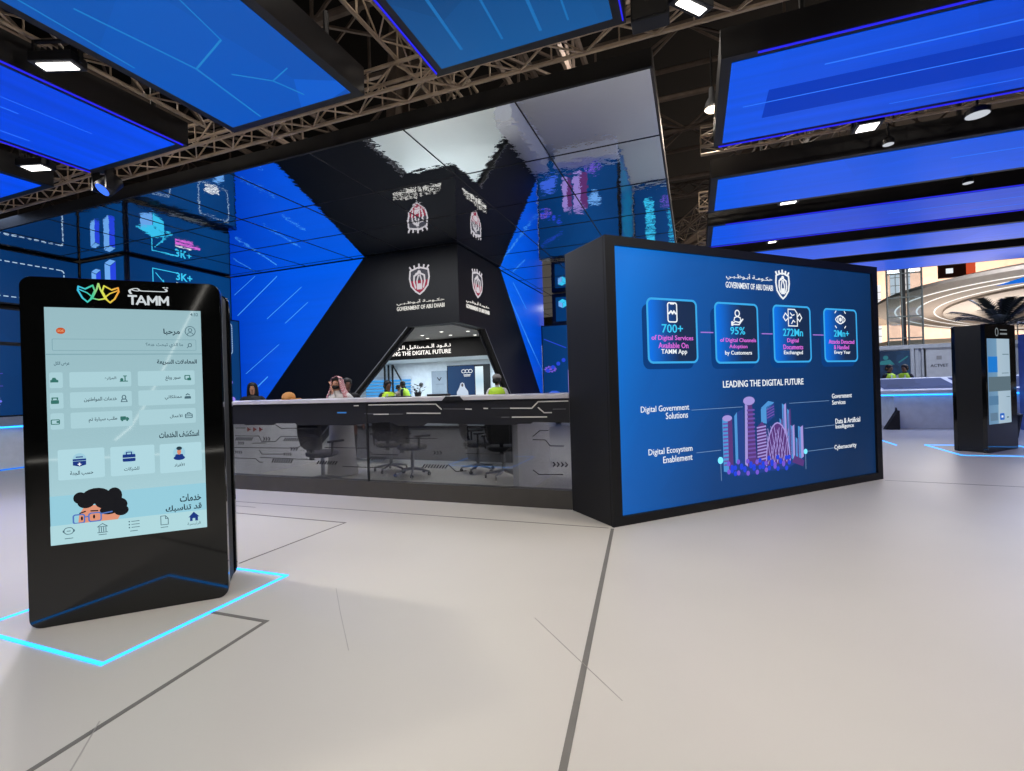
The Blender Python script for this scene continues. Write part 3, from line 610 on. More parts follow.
text('caption', 'Attacks Detected', (3.475, 1.866, 4.008, 1.92), K, MG, c, .012); text('caption', '& Handled', (3.578, 1.793, 3.893, 1.849), K, MG, c, .012); text('caption', 'Every Year', (3.584, 1.72, 3.919, 1.776), K, W_, c, .015)
for a, b in ((1.27, 1.45), (2.24, 2.42), (3.175, 3.375)): G().line([(a, 1.976), (b, 1.976)], .012, T, T + .002).build('connector_line', glow('connector_lilac', (170, 120, 215)), ds)
text('headline', 'LEADING THE DIGITAL FUTURE', (1.58, 1.35, 2.962, 1.428), T, W_, ds, .015)
for s, b in (('Digital Government', (.404, 1.106, 1.062, 1.19)), ('Solutions', (.733, 1.04, 1.042, 1.11)), ('Digital Ecosystem', (.487, .655, 1.091, .738)), ('Enablement', (.68, .575, 1.088, .645)), ('Government', (3.512, 1.152, 3.926, 1.214)), ('Services', (3.512, 1.07, 3.787, 1.128)), ('Data & Artificial', (3.569, .818, 4.091, .886)), ('Intelligence', (3.569, .738, 3.949, .808)), ('Cybersecurity', (3.531, .468, 3.991, .544))):
    text('caption', s, b, T, W_, ds, .0)
for p, q in (((1.1, 1.119), (1.88, 1.119)), ((1.153, .646), (1.516, .646)), ((2.69, 1.125), (3.447, 1.127)), ((2.958, .8), (3.55, .806)), ((3.007, .508), (3.52, .509)), ((1.507, .52), (1.51, .3)), ((2.959, .5), (2.958, .29))): G().line([p, q], .006, T, T + .002).build('leader_line', glow('leader_grey', (116, 146, 184)), ds)
# skyline picture
CB = glow('sky_cyan', (80, 150, 215)); CP = glow('sky_plum', (90, 58, 125)); CL = glow('sky_lilac', (165, 150, 220)); CD = glow('sky_deep', (38, 66, 138)); CVI = glow('sky_violet', (110, 82, 170))
def windows(g, x0, x1, z0, z1, n, dd, slant=0.):
    for i in range(n):
        z = z0 + (z1 - z0) * (i + .5) / n; g.line([(x0, z), (x1, z + slant)], (z1 - z0) / n * .42, dd, dd + .0015)
sk = G().prism([(1.53, .40), (1.8, .32), (2.6, .33), (2.93, .42), (2.6, .52), (1.8, .5)], T, T + .002).build('skyline_base', CD, ds)
class Tint:
    def __init__(s, i): s.i = i
    def prism(s, *k): BG[0].cur = s.i; BG[0].prism(*k)
    def line(s, *k): BG[0].cur = s.i; BG[0].line(*k)
BG = [G()]
def tower_done(nm='skyline_tower'):
    BG[0].build(nm, [CB, CP, CL, CD, CVI], ds); BG[0] = G()
a, b_, c_, d_, e_ = [Tint(i) for i in range(5)]
a.prism([(1.55, .40), (1.63, .38), (1.63, .97), (1.55, .99)], T + .002, T + .005); b_.prism([(1.63, .38), (1.70, .41), (1.70, .99), (1.63, .97)], T + .002, T + .005); c_.prism(ell(1.625, 1.0, .075, .035, 14), T + .003, T + .006); d_.prism(rr(1.58, 1.0, 1.67, 1.055, .02), T + .002, T + .005)
windows(e_, 1.56, 1.625, .45, .96, 12, T + .005); tower_done()
a.prism([(1.74, .48), (1.78, .46), (1.78, 1.06), (1.74, 1.02)], T + .002, T + .005); d_.prism([(1.78, .46), (1.885, .5), (1.885, 1.09), (1.78, 1.06)], T + .002, T + .005); tower_done()
c_.prism([(1.89, .45), (1.93, .42), (1.955, 1.13), (1.915, 1.15)], T + .004, T + .006); b_.prism([(1.93, .42), (2.09, .42), (2.05, .9), (2.03, 1.14), (1.955, 1.13)], T + .004, T + .006); c_.prism(ell(1.98, 1.185, .095, .05, 16), T + .006, T + .008); windows(e_, 1.95, 2.06, .5, 1.1, 12, T + .006); tower_done()
b_.prism([(2.09, .42), (2.25, .40), (2.25, .86), (2.19, .93), (2.10, .87)], T + .006, T + .008); windows(c_, 2.1, 2.245, .46, .88, 11, T + .008, .012); tower_done()
arch = [(2.25 + .2 + .21 * math.cos(PI - PI * i / 16) , .40 + .5 * math.sin(PI * i / 16)) for i in range(17)]
b_.prism(arch, T + .005, T + .0075)
for i in range(7):
    x = 2.27 + i * .055; h = .5 * math.sqrt(max(0, 1 - ((x - 2.45) / .21) ** 2)); c_.line([(x, .42), (min(x + .1, 2.64), .40 + h * .93)], .008, T + .0075, T + .009)
    if i: c_.line([(x, .42), (max(x - .1, 2.26), .40 + h * .93)], .008, T + .0075, T + .009)
c_.line(arch, .016, T + .0075, T + .0095); tower_done('skyline_dome')
a.prism([(2.18, .92), (2.27, .9), (2.27, 1.1), (2.18, 1.08)], T + .002, T + .005); d_.prism([(2.27, .9), (2.41, .98), (2.41, 1.14), (2.27, 1.1)], T + .002, T + .005); windows(e_, 2.28, 2.4, .95, 1.08, 4, T + .005, .04); a.prism([(2.18, 1.09), (2.28, 1.06), (2.41, 1.15), (2.31, 1.17)], T + .002, T + .005); tower_done()
for x, w, z1 in ((2.50, .055, .95), (2.55, .07, 1.13), (2.64, .06, 1.06), (2.69, .07, .86), (2.78, .06, .7), (2.83, .09, .84)):
    a.prism([(x, .45), (x + w * .5, .43), (x + w * .5, z1 - .02), (x, z1)], T + .002, T + .004); (c_ if w > .06 else b_).prism([(x + w * .5, .43), (x + w, .45), (x + w, z1), (x + w * .5, z1 - .02)], T + .002, T + .004); e_.line([(x + w * .25, .5), (x + w * .25, z1 - .06)], .008, T + .004, T + .0055); tower_done()
b_.prism([(2.7, .40), (2.9, .33), (2.93, .40), (2.75, .48)], T + .004, T + .006)
tower_done('skyline_podium')
g = G(); g2 = G()
for i in range(42):
    x = 1.62 + (i % 21) * .051; z = .39 + .05 * math.sin(i * 1.9) + (.05 if i > 20 else 0) ; (g if i % 3 else g2).prism(ell(x, z, .028, .03, 8), T + .009, T + .011)
g.build('skyline_foliage', BL3, ds); g2.build('skyline_foliage', PV, ds)
for x, z, q in ((1.505, .53, .04), (2.96, .51, .033)): G().prism(ell(x, z, q, q, 14), T, T + .003).build('glow_pin', glow('pin_glow', (120, 225, 255), 1.2), ds)

# ------------------------------------------------------------------ kiosks
KW, KH, KD = 1.097, 2.24, .50
TEAL = glow('app_dark_text', (38, 60, 72)); TGR = glow('app_grey_text', (74, 104, 116)); TILE = glow('app_tile', (170, 207, 215)); TLN = glow('app_line', (124, 162, 172)); NVY = glow('app_navy', (26, 54, 128)); GRN = glow('app_green', (52, 112, 104))
def kiosk_body(t):
    G().prism(rr(0, 0, KW, KH, .065, 6), 0, -.06).build('front_slab', GLOSSB, t, bevel=.004)
    G().prism(rr(0, 0, KW, KH, .065, 6), -KD + .06, -KD).build('rear_slab', GLOSSB, t, bevel=.004)
    G().box(.035, .075, .03, KW - .02, KD - .075, KH - .04).build('core', MATTE, t)
    g = G().line(rr(.004, .004, KW - .004, KH - .004, .062, 6), .008, -.0605, -.074, True); g.build('silver_edge', SILVER, t)
kio = thing('information_kiosk', 'tall black two-sided kiosk with lit white app screen at the left front', 'kiosk', (-3.965, 1.775, 0), math.radians(43.5))
kiosk_body(kio)
SX0, SX1, SZ0, SZ1 = .122, .976, .518, 2.044
kd = rect('display', (SX0, SZ0, SX1, SZ1), .001, screen('app_background', [(0, (176, 218, 227)), (.45, (162, 200, 208)), (1, (156, 192, 200))], 'Z', SZ0, SZ1, sample=True, rough=.04, es=.92, spec=.5), kio, .003)
E_ = .0045
def kt(s, b, m=TEAL, bold=0.): return text('caption', s, b, E_, m, kd, bold + .018, .001)
# header
g = G()
def petal(pts): g.line(pts, .012, .001, .004)
cxl, czl = .403, 2.14
for s in (-1, 1):
    g.line([(cxl + s * .03, czl + .055), (cxl + s * .07, czl + .03), (cxl + s * .105, czl + .045), (cxl + s * .108, czl + .02), (cxl + s * .085, czl - .03), (cxl + s * .06, czl - .055), (cxl + s * .035, czl - .03), (cxl + s * .01, czl + .03), (cxl, czl + .068)], .009, .001, .004)
    g.line([(cxl + s * .1, czl + .025), (cxl + s * .06, czl + .005), (cxl + s * .03, czl - .025)], .007, .001, .004)
g.line([(cxl - .035, czl - .03), (cxl, czl - .038), (cxl + .035, czl - .03)], .008, .001, .004)
g.line([(cxl - .03, czl + .055), (cxl - .02, czl + .02), (cxl - .045, czl - .04)], .008, .001, .004); g.line([(cxl + .03, czl + .055), (cxl + .02, czl + .02), (cxl + .045, czl - .04)], .008, .001, .004)
g.build('wing_logo', screen('rainbow_line', [(0, (60, 190, 225)), (.35, (70, 200, 150)), (.6, (215, 225, 80)), (1, (240, 160, 60))], 'X', .3, .51, sample=False), kio)
KWH = glow('kiosk_letter', (205, 212, 215))
text('lettering', AR['tamm'], (.563, 2.147, .79, 2.202), .001, KWH, kio, .015); g = G(); za, zb, lw = 2.08, 2.135, .0125
g.line([(.564, zb), (.606, zb)], lw, .001, .003); g.line([(.585, zb), (.585, za)], lw, .001, .003)
g.line([(.609, za), (.634, zb), (.659, za)], lw, .001, .003); g.line([(.617, za + .016), (.651, za + .016)], lw * .8, .001, .003)
for x in (.673, .737): g.line([(x, za), (x, zb), (x + .024, za + .018), (x + .048, zb), (x + .048, za)], lw, .001, .003)
g.build('lettering', KWH, kio)
kt('4:32', (.914, 2.007, .961, 2.028), TGR)
g = G(); g.line(ell(.911, 1.9, .03, .034, 20), .004, E_, E_ + .001, True); g.line(ell(.911, 1.908, .01, .012, 10), .004, E_, E_ + .001, True); g.line(ell(.911, 1.875, .017, .016, 10, .2, PI - .2), .004, E_, E_ + .001); g.build('profile_icon', TGR, kd)
kt(AR['hello'], (.754, 1.869, .85, 1.916), TEAL, .035)
p_ = rect('badge', (.179, 1.873, .225, 1.913), E_, glow('badge_orange', (196, 84, 40)), kd, .001, .02); text('badge_text', 'SOS', (.187, 1.886, .217, 1.9), E_ + .0012, glow('badge_cream', (240, 190, 150)), p_, 0, .0005)
outline('search_box', (.158, 1.766, .943, 1.84), .003, E_, TLN, kd, .006, .001)
kt(AR['ask'], (.652, 1.784, .866, 1.818), TGR)
g = G(); g.line(ell(.907, 1.803, .01, .012, 12), .004, E_, E_ + .001, True); g.line([(.898, 1.793), (.89, 1.784)], .004, E_, E_ + .001); g.build('search_icon', TGR, kd)
rect('header_rule', (SX0, 1.738, SX1, 1.744), E_, TLN, kd, .001)
kt(AR['quick'], (.712, 1.664, .945, 1.703), TEAL, .03); kt(AR['all'], (.163, 1.667, .242, 1.695), TGR, .01)
def tile(b): return rect('service_tile', b, E_, TILE, kd, .0008, .01)
E2 = E_ + .001
def ic(g, par, m=GRN): return g.build('service_icon', m, par)
rows = ((1.524, 1.625), (1.391, 1.494), (1.258, 1.362)); names = (('snap', 'farms'), ('prop', 'cit'), ('biz', 'car'))
tb = (((.758, 1.556, .846, 1.592), (.422, 1.566, .484, 1.592)), ((.751, 1.424, .85, 1.456), (.311, 1.427, .485, 1.459)), ((.777, 1.296, .85, 1.325), (.332, 1.292, .483, 1.326)))
for r, (z0, z1) in enumerate(rows):
    zc = (z0 + z1) / 2
    tr = tile((.602, z0, .929, z1)); text('caption', AR[names[r][0]], tb[r][0], E2, TEAL, tr, .02, .0006)
    g = G()
    if r == 0: g.line(rr(.872, zc - .01, .9, zc + .016, .003), .006, E2, E2 + .001, True); g.prism(rr(.886, zc - .018, .908, zc, .003), E2, E2 + .0015)
    elif r == 1: g.prism([(.866, zc - .014), (.904, zc - .014), (.904, zc), (.896, zc + .004), (.874, zc + .004), (.866, zc)], E2, E2 + .001); g.line([(.875, zc + .012), (.885, zc + .02), (.895, zc + .012)], .006, E2, E2 + .001)
    else: g.line(rr(.868, zc - .015, .908, zc + .01, .004), .005, E2, E2 + .001, True); g.line([(.879, zc + .012), (.882, zc + .02), (.894, zc + .02), (.897, zc + .012)], .005, E2, E2 + .001); g.line([(.87, zc - .002), (.906, zc - .002)], .005, E2, E2 + .001)
    ic(g, tr, TGR if r else GRN)
    tm = tile((.239, z0, .565, z1)); text('caption', AR[names[r][1]], tb[r][1], E2, TEAL, tm, .02, .0006)
    g = G()
    if r == 0: g.line([(.505, zc - .015), (.545, zc - .015)], .006, E2, E2 + .001); g.line([(.532, zc - .015), (.532, zc + .02)], .006, E2, E2 + .001); g.line([(.524, zc + .02), (.54, zc + .02)], .006, E2, E2 + .001); g.prism(ell(.514, zc - .004, .009, .011, 8), E2, E2 + .001)
    elif r == 1: g.line(ell(.523, zc + .01, .01, .013, 12), .005, E2, E2 + .001, True); g.line([(.508, zc - .02), (.512, zc - .004), (.534, zc - .004), (.54, zc - .02)], .005, E2, E2 + .001, True)
    else: g.prism(rr(.5, zc - .01, .53, zc + .014, .003), E2, E2 + .001); g.prism([(.531, zc - .01), (.547, zc - .01), (.547, zc), (.54, zc + .008), (.531, zc + .008)], E2, E2 + .001); g.prism(ell(.51, zc - .012, .006, .007, 8), E2, E2 + .0015); g.prism(ell(.537, zc - .012, .006, .007, 8), E2, E2 + .0015)
    ic(g, tm, TGR if r == 1 else GRN)
    tl = tile((.138, z0, .205, z1)); g = G()
    if r == 0: g.prism([(.143, zc - .014), (.183, zc - .014), (.183, zc), (.174, zc + .004), (.168, zc + .016), (.155, zc + .016), (.15, zc + .003), (.143, zc)], E2, E2 + .001)
    elif r == 1: g.prism(rr(.143, zc - .02, .183, zc + .004, .004), E2, E2 + .001); g.line([(.15, zc + .008), (.15, zc + .018), (.176, zc + .018), (.176, zc + .008)], .007, E2, E2 + .001)
    else: g.line(rr(.142, zc - .018, .182, zc + .01, .004), .005, E2, E2 + .001, True); g.prism(rr(.168, zc - .01, .185, zc + .002, .003), E2, E2 + .001)
    ic(g, tl)
kt(AR['explore'], (.712, 1.163, .945, 1.207), TEAL, .03)
CRD = glow('app_card', (176, 215, 224))
for b, s, tbx in (((.712, .921, .957, 1.121), 'ind', (.794, .955, .854, .985)), ((.44, .928, .682, 1.123), 'comp', (.512, .953, .595, .982)), ((.168, .929, .408, 1.125), 'ent', (.228, .949, .347, .984))):
    tcd = rect('category_card', b, E_, CRD, kd, .0008, .01); text('caption', AR[s], tbx, E2, TEAL, tcd, .02, .0006)
    x = (b[0] + b[2]) / 2 - (.01 if s != 'comp' else .02); z = 1.05
    G().prism(ell(x, z + .005, .036, .042, 18), E2, E2 + .0008).build('icon_disc', glow('disc_blue', (158, 205, 222)), tcd)
    g = G()
    if s == 'ind': g.prism(ell(x, z - .03, .034, .016, 12), E2 + .001, E2 + .002); g.prism([(x - .03, z - .035), (x + .03, z - .035), (x + .02, z - .005), (x - .02, z - .005)], E2 + .001, E2 + .002)
    elif s == 'comp': g.prism(rr(x - .035, z - .03, x + .035, z + .018, .006), E2 + .001, E2 + .002); g.line([(x - .014, z + .018), (x - .014, z + .032), (x + .014, z + .032), (x + .014, z + .018)], .006, E2 + .001, E2 + .002)
    else: g.prism([(x - .034, z - .03), (x, z - .04), (x + .034, z - .03), (x + .034, z - .005), (x - .034, z - .005)], E2 + .001, E2 + .002); g.line([(x - .03, z + .004), (x + .03, z + .004)], .012, E2 + .001, E2 + .002); g.line([(x - .016, z + .022), (x + .016, z + .022)], .007, E2 + .001, E2 + .002)
    g.build('category_icon', NVY, tcd)
    if s == 'ind':
        G().prism(ell(x, z + .012, .012, .02, 12), E2 + .002, E2 + .003).build('face_icon', glow('app_skin', (214, 140, 110)), tcd); G().prism(ell(x + .001, z + .036, .017, .013, 10), E2 + .003, E2 + .004).build('hair_icon', TEAL, tcd)
    if s == 'ent': G().line([(x - .007, z - .025), (x + .007, z - .025)], .006, E2 + .002, E2 + .003).line([(x, z - .033), (x, z - .017)], .006, E2 + .002, E2 + .003).build('cross_icon', W_, tcd)
    if s == 'comp': G().line([(x - .035, z - .006), (x + .035, z - .006)], .005, E2 + .002, E2 + .003).build('seam_icon', CRD, tcd)
bn = rect('banner', (SX0, .64, SX1, .83), E_, glow('app_banner', (150, 204, 220)), kd, .0008)
HAIR = glow('cartoon_hair', (24, 24, 28)); SK = glow('cartoon_skin', (222, 148, 120)); GLS = glow('cartoon_glasses', (84, 118, 190))
G().prism([(.262, .641), (.268, .70), (.30, .755), (.40, .745), (.445, .70), (.485, .672), (.47, .641)], E2, E2 + .0006).build('cartoon_face', SK, bn)
g = G()
for ex, ez, rx, rz in ((.275, .805, .035, .038), (.305, .775, .045, .04), (.36, .81, .075, .052), (.41, .77, .06, .05), (.455, .80, .042, .055), (.46, .74, .065, .05), (.49, .70, .04, .035), (.425, .71, .05, .03)): g.prism(ell(ex, ez, rx, rz, 18), E2 + .0006, E2 + .0012 + ex * .0005)
g.build('cartoon_hair', HAIR, bn)
g = G(); g.line(rr(.238, .643, .295, .698, .012), .008, E2 + .002, E2 + .0026, True); g.line(rr(.318, .645, .382, .70, .014), .008, E2 + .002, E2 + .0026, True); g.line([(.295, .68), (.318, .68)], .008, E2 + .002, E2 + .0026); g.line([(.382, .69), (.44, .697)], .008, E2 + .002, E2 + .0026); g.build('cartoon_glasses', GLS, bn)
g = G(); g.prism(ell(.282, .672, .006, .014, 8), E2 + .0026, E2 + .003); g.prism(ell(.345, .676, .006, .014, 8), E2 + .0026, E2 + .003); g.line([(.272, .706), (.3, .715)], .008, E2 + .0026, E2 + .003); g.line([(.33, .715), (.365, .712)], .008, E2 + .0026, E2 + .003); g.build('cartoon_eyes', HAIR, bn)
text('caption', AR['serv'], (.82, .712, .946, .765), E2, TEAL, bn, .045, .0006); text('caption', AR['suit'], (.736, .645, .948, .695), E2, TEAL, bn, .045, .0006)
nb = rect('navigation_bar', (SX0, SZ0, SX1, .642), E_ + .004, glow('app_nav', (176, 216, 222)), kd, .0008); N2 = E_ + .0055
G().prism([(.868, .60), (.9, .636), (.933, .60), (.924, .60), (.924, .573), (.908, .573), (.908, .592), (.892, .592), (.892, .573), (.877, .573), (.877, .60)], N2, N2 + .001).build('home_icon', NVY, nb)
text('caption', AR['home'], (.861, .541, .939, .566), N2, TGR, nb, 0, .0006)
g = G(); g.line([(.708, .57), (.708, .63), (.735, .63), (.75, .61), (.75, .57)], .004, N2, N2 + .001, True); g.line([(.735, .63), (.735, .61), (.75, .61)], .004, N2, N2 + .001); g.build('document_icon', TGR, nb); g = G()
for i in range(3): g.line([(.545, .577 + i * .02), (.587, .577 + i * .02)], .004, N2, N2 + .001); g.prism(ell(.532, .577 + i * .02, .004, .005, 8), N2, N2 + .001)
g.build('list_icon', TGR, nb); g = G(); g.line([(.362, .567), (.414, .567)], .004, N2, N2 + .001); g.line([(.362, .605), (.388, .625), (.414, .605)], .004, N2, N2 + .001, True)
for x in (.37, .382, .394, .406): g.line([(x, .572), (x, .6)], .004, N2, N2 + .001)
g.build('bank_icon', TGR, nb); g = G(); g.line(rr(.19, .58, .238, .622, .02), .004, N2, N2 + .001, True); g.prism(ell(.187, .6, .004, .008, 8), N2, N2 + .001); g.prism(ell(.241, .6, .004, .008, 8), N2, N2 + .001); g.line([(.205, .6), (.222, .6)], .004, N2, N2 + .001)
g.build('chat_icon', TGR, nb)
for x in (.214, .388, .556, .727): G().line([(x - .02, .553), (x + .02, .553)], .004, N2, N2 + .001).build('icon_rule', TGR, nb)
# further kiosk, showing its dark flank and an angled screen
kb = thing('information_kiosk', 'black kiosk standing before the white desk at the right', 'kiosk', (4.79, 10.9, 0), PI / 4)
G().prism(rr(0, 0, 1.1, 2.28, .03, 4), 0, -.06).build('front_slab', GLOSSB, kb); G().box(.006, .065, .02, 1.095, .42, 2.27).build('core', MATTE, kb); G().box(0, .06, .1, .006, .425, 2.26).build('side_panel', BLACK, kb); G().prism(rr(0, 0, 1.1, 2.28, .03, 4), -.425, -.48).build('rear_slab', GLOSSB, kb)
d2 = rect('display', (.06, .5, .86, 2.02), .001, screen('kiosk_photo_screen', [(0, (104, 140, 172)), (.40, (110, 150, 180)), (.44, (168, 190, 204)), (1, (160, 184, 200))], 'X', .06, .86, sample=False), kb, .003)
rect('picture_block', (.07, 1.42, .40, 1.70), .005, glow('block_blue', (30, 120, 205)), d2, .001); rect('picture_block', (.07, 1.08, .85, 1.34), .005, glow('block_olive', (92, 112, 122)), d2, .001); rect('picture_block', (.07, .84, .40, 1.0), .005, glow('block_teal', (84, 124, 158)), d2, .001); rect('picture_block', (.1, .56, .36, .7), .005, glow('block_grey', (96, 124, 148)), d2, .001)
q = rect('app_button', (.44, .56, .60, .68), .005, glow('button_blue', (36, 100, 196)), d2, .001, .02); rect('button_mark', (.49, .6, .55, .64), .007, W_, q, .001)
g = G(); g.line([(.6, 1.74), (.82, 1.74)], .012, .005, .006); g.line([(.56, 1.40), (.8, 1.40)], .01, .005, .006); g.line([(.7, .97), (.82, .97)], .01, .005, .006); g.line([(.7, .6), (.75, .6)], .02, .005, .006); g.build('screen_rules', TGR, d2)
g = G(); g.line(ell(.42, 2.14, .05, .07, 12), .015, .001, .004, True); g.line([(.55, 2.18), (.78, 2.18)], .02, .001, .004); g.line([(.55, 2.11), (.78, 2.11)], .03, .001, .004); g.build('logo', glow('dim_logo', (120, 126, 128)), kb)

# ------------------------------------------------------------------ hanging ceiling screens
BLUE_A = lambda n, ax, lo, hi, st, **k: screen(n, st, ax, lo, hi, **k)
ROD = mat('hanger_black', (22, 22, 24), .6)
def hung_screen(u0, u1, v0, v1, label, m, strips='', group=None, h=.32, fr=.11, deco=None, clamp=None):
    t = thing('ceiling_screen', label, 'ceiling screen', (u0, v0, H), 0, 'blue screens hung under the roof')
    a, b = u1 - u0, v1 - v0
    G().box(0, 0, .006, a, b, h).build('housing', FRAMEB, t)
    d = G().box(fr, fr, -.002, a - fr, b - fr, .005).build('display', m, t)
    S = dict(n=(.35, .016, a - .06, .028), f=(.06, b - .028, a - .06, b - .016), l=(.016, .06, .028, b - .06), r=(a - .028, .06, a - .016, b - .06))
    for k in strips: q = S[k]; G().box(q[0], q[1], -.012, q[2], q[3], .005).build('edge_light', BLUSTRIP, t)
    for x in ((.3, a - .3) if a < 4 else (.8, 3.4, 6.0)):
        for y in (.25, b - .25): G().tube((x, y, h), (x, y, h + .55), .03, 6).build('hanger', ROD, t)
    if deco: deco(d, a, b, fr)
    return t
def facets(d, a, b, fr):
    g = G()
    def ln(pts, w):
        for p, q in zip(pts, pts[1:]):
            p, q = Vector(p), Vector(q); tt = (q - p).normalized(); n = Vector((-tt.y, tt.x)) * w / 2
            g.xy([tuple(p - n), tuple(q - n), tuple(q + n), tuple(p + n)], -.004, -.0025)
    yb = b - fr
    ln([(.55, yb - 1.9), (.75, yb - .95), (1.35, yb - 1.15)], .02); ln([(.75, yb - .95), (.62, yb - .05)], .022); ln([(1.42, yb - .18), (1.3, yb - .5), (1.0, yb - .75)], .018); ln([(1.3, yb - .5), (1.6, yb - .6)], .014); ln([(.3, yb - 3.2), (.2, yb - 1.2)], .016); ln([(.3, yb - 3.2), (1.0, yb - 2.4)], .012); ln([(1.35, yb - 1.15), (1.55, yb - 2.0)], .012)
    g.build('facet_lines', glow('facet_line', (36, 128, 200)), d)
def streaks_v(d, a, b, fr):
    g = G(); y = b - fr
    for x, y0, y1, w in ((.35, y - 6, y - .8, .02), (.62, y - 5.5, y - 1.6, .014), (1.0, y - 6, y - 1.2, .02), (1.25, y - 4, y - .6, .012), (1.5, y - 6, y - 2.2, .014)): g.box(x, y0, -.004, x + w, y1, -.0025)
    g.build('light_streaks', glow('streak_pale', (50, 120, 250)), d)
def streaks_c(d, a, b, fr):
    g = G(); y = b - fr
    for x, y0, y1, w in ((.42, y - 2.5, y - .18, .03), (.85, y - 2.5, y - .16, .022), (1.22, y - 2.5, y - .12, .03), (1.5, y - 2.2, y - .15, .018)): g.box(x, y0, -.004, x + w, y1, -.0025)
    g.build('light_streaks', glow('streak_cyan', (30, 110, 180)), d)
def streaks_u(k):
    def f(d, a, b, fr):
        g = G()
        L = ((1.05, fr + .4, a - fr, .025), (.3, fr + .95, 6.5, .02), (2.0, b - .35, a - 3, .014)) if k == 0 else ((3.5, fr + .65, a - fr, .03), (5.0, fr + 1.2, a - fr, .03))
        for x0, y, x1, w in L: g.box(x0, y, -.004, x1, y + w, -.0025)
        g.build('light_streaks', glow('streak_pale', (50, 120, 250)), d)
        if k == 0:
            g = G(); g.box(.55, .80, -.0022, 8.5, 1.45, -.0021)
            g.build('dark_blocks', glow('block_royal', (0, 56, 186)), d)
    return f
SQ = BLUE_A('ceiling_teal_blue', 'Y', 0, 8, [(0, (18, 96, 170)), (.5, (14, 92, 178)), (1, (2, 84, 190))], facet=.2, facet_scale=.6)
SL_ = BLUE_A('ceiling_deep_blue', 'Y', 0, 8, [(0, (0, 44, 172)), (.6, (0, 58, 208)), (1, (0, 74, 236))], streak=.12, streak_axis='Y')
SC = BLUE_A('ceiling_dusk_blue', 'Y', 4, 8, [(0, (8, 44, 96)), (.5, (6, 54, 110)), (1, (12, 80, 142))], facet=.16, facet_scale=.7)
SR = BLUE_A('ceiling_royal_blue', 'X', 0, 12, [(0, (0, 82, 228)), (.3, (0, 66, 206)), (1, (20, 74, 196))], streak=.1, streak_axis='X', facet=.05, facet_scale=.35)
SR2 = BLUE_A('ceiling_azure_blue', 'X', 0, 12, [(0, (0, 86, 230)), (.5, (0, 80, 218)), (1, (26, 74, 186))], streak=.06, streak_axis='X', facet=.06, facet_scale=.4)
hung_screen(-5.44, -3.42, -3.5, 4.62, 'large teal blue ceiling screen with facet lines, upper left, without lit edges', SQ, deco=facets)
hung_screen(-8.30, -6.28, -3.5, 4.62, 'deep blue streaked ceiling screen with ultramarine lit edges at the left', SL_, 'lr', deco=streaks_v)
hung_screen(-11.4, -9.36, -3.5, 4.66, 'deep blue ceiling screen at the far left, only its corner in view', SL_, deco=streaks_v)
hung_screen(-2.50, -.50, -3.5, 4.66, 'dusky blue ceiling screen with lit side edges above the mirrored canopy', SC, 'lr', deco=streaks_c)
hung_screen(.36, 13.5, 5.58, 7.66, 'nearest royal blue ceiling screen at the right, largest, lit along both long edges', SR, 'nf', deco=streaks_u(0))
hung_screen(.36, 13.5, 8.80, 10.62, 'second blue ceiling screen from the front at the right', SR2, deco=streaks_u(1))
hung_screen(.38, 13.5, 11.5, 13.35, 'third blue ceiling screen from the front at the right, lit along both long edges', SR, 'nf', deco=streaks_u(1))
hung_screen(.38, 13.5, 14.35, 16.2, 'fourth blue ceiling screen from the front at the right', SR2)
hung_screen(.38, 13.5, 17.2, 19.1, 'farthest blue ceiling screen at the right, above the oval canopy', SR2)

# ------------------------------------------------------------------ trusses
def truss(label, p, q, s=.29, bay=.36, r=.024, rl=.011, m=TRUSS, name='lighting_truss', group='lighting trusses', cat='truss'):
    p, q = Vector(p), Vector(q); t = thing(name, label, cat, tuple(p), 0, group)
    d = q - p; L = d.length; z = d.normalized(); up = Vector((0, 0, 1)) if abs(z.z) < .9 else Vector((1, 0, 0)); x = z.cross(up).normalized(); y = x.cross(z)
    cs = [x * s / 2 * a + y * s / 2 * b for a, b in ((-1, -1), (1, -1), (1, 1), (-1, 1))]
    for c in cs: G().tube(c, c + d, r, 6).build('chord', m, t)
    g = G(); n = max(2, int(L / bay))
    for i in range(n):
        a, b = z * (L * i / n), z * (L * (i + 1) / n)
        for k in range(4):
            c0_, c1_ = cs[k], cs[(k + 1) % 4]
            g.tube(c0_ + a, c1_ + b, rl, 4) if (i + k) % 2 else g.tube(c1_ + a, c0_ + b, rl, 4)
        if i % 2 == 0:
            for k in (1, 3): g.tube(cs[k] + a, cs[(k + 1) % 4] + a, rl, 4)
    g.build('lacing', m, t)
    return t
truss('long lighting truss running between the left ceiling screens and the canopy edge', (-16, 5.02, 5.12), (1.2, 5.02, 5.12))
truss('lighting truss running away between the two left ceiling screens', (-5.95, -1, 5.25), (-5.95, 4.75, 5.25), .32)
truss('lighting truss running away between the teal and dusky ceiling screens', (-2.98, -1, 5.5), (-2.98, 6.4, 5.5), .36)
truss('lighting truss running away at the far left above the screens', (-8.95, -1, 5.3), (-8.95, 4.75, 5.3), .32)
truss('lighting truss running away beside the right edge of the canopy', (.16, .5, 5.7), (.16, 4.4, 5.7), .3)
truss('lighting truss crossing above the right screens near the big flood', (.3, 4.9, 5.7), (12, 4.9, 5.7), .34)
truss('lighting truss between the first and second right ceiling screens', (.2, 8.25, 5.2), (13, 8.25, 5.2), .3)
truss('lighting truss between the second and third right ceiling screens', (.2, 11.05, 5.2), (13, 11.05, 5.2), .3)
truss('lighting truss between the third and fourth right ceiling screens', (.2, 13.85, 5.2), (13, 13.85, 5.2), .3)
truss('lighting truss running away far behind the canopy edge, right of the mirror', (1.5, 13.5, 6.6), (-1.5, 21, 6.6), .45, .5)
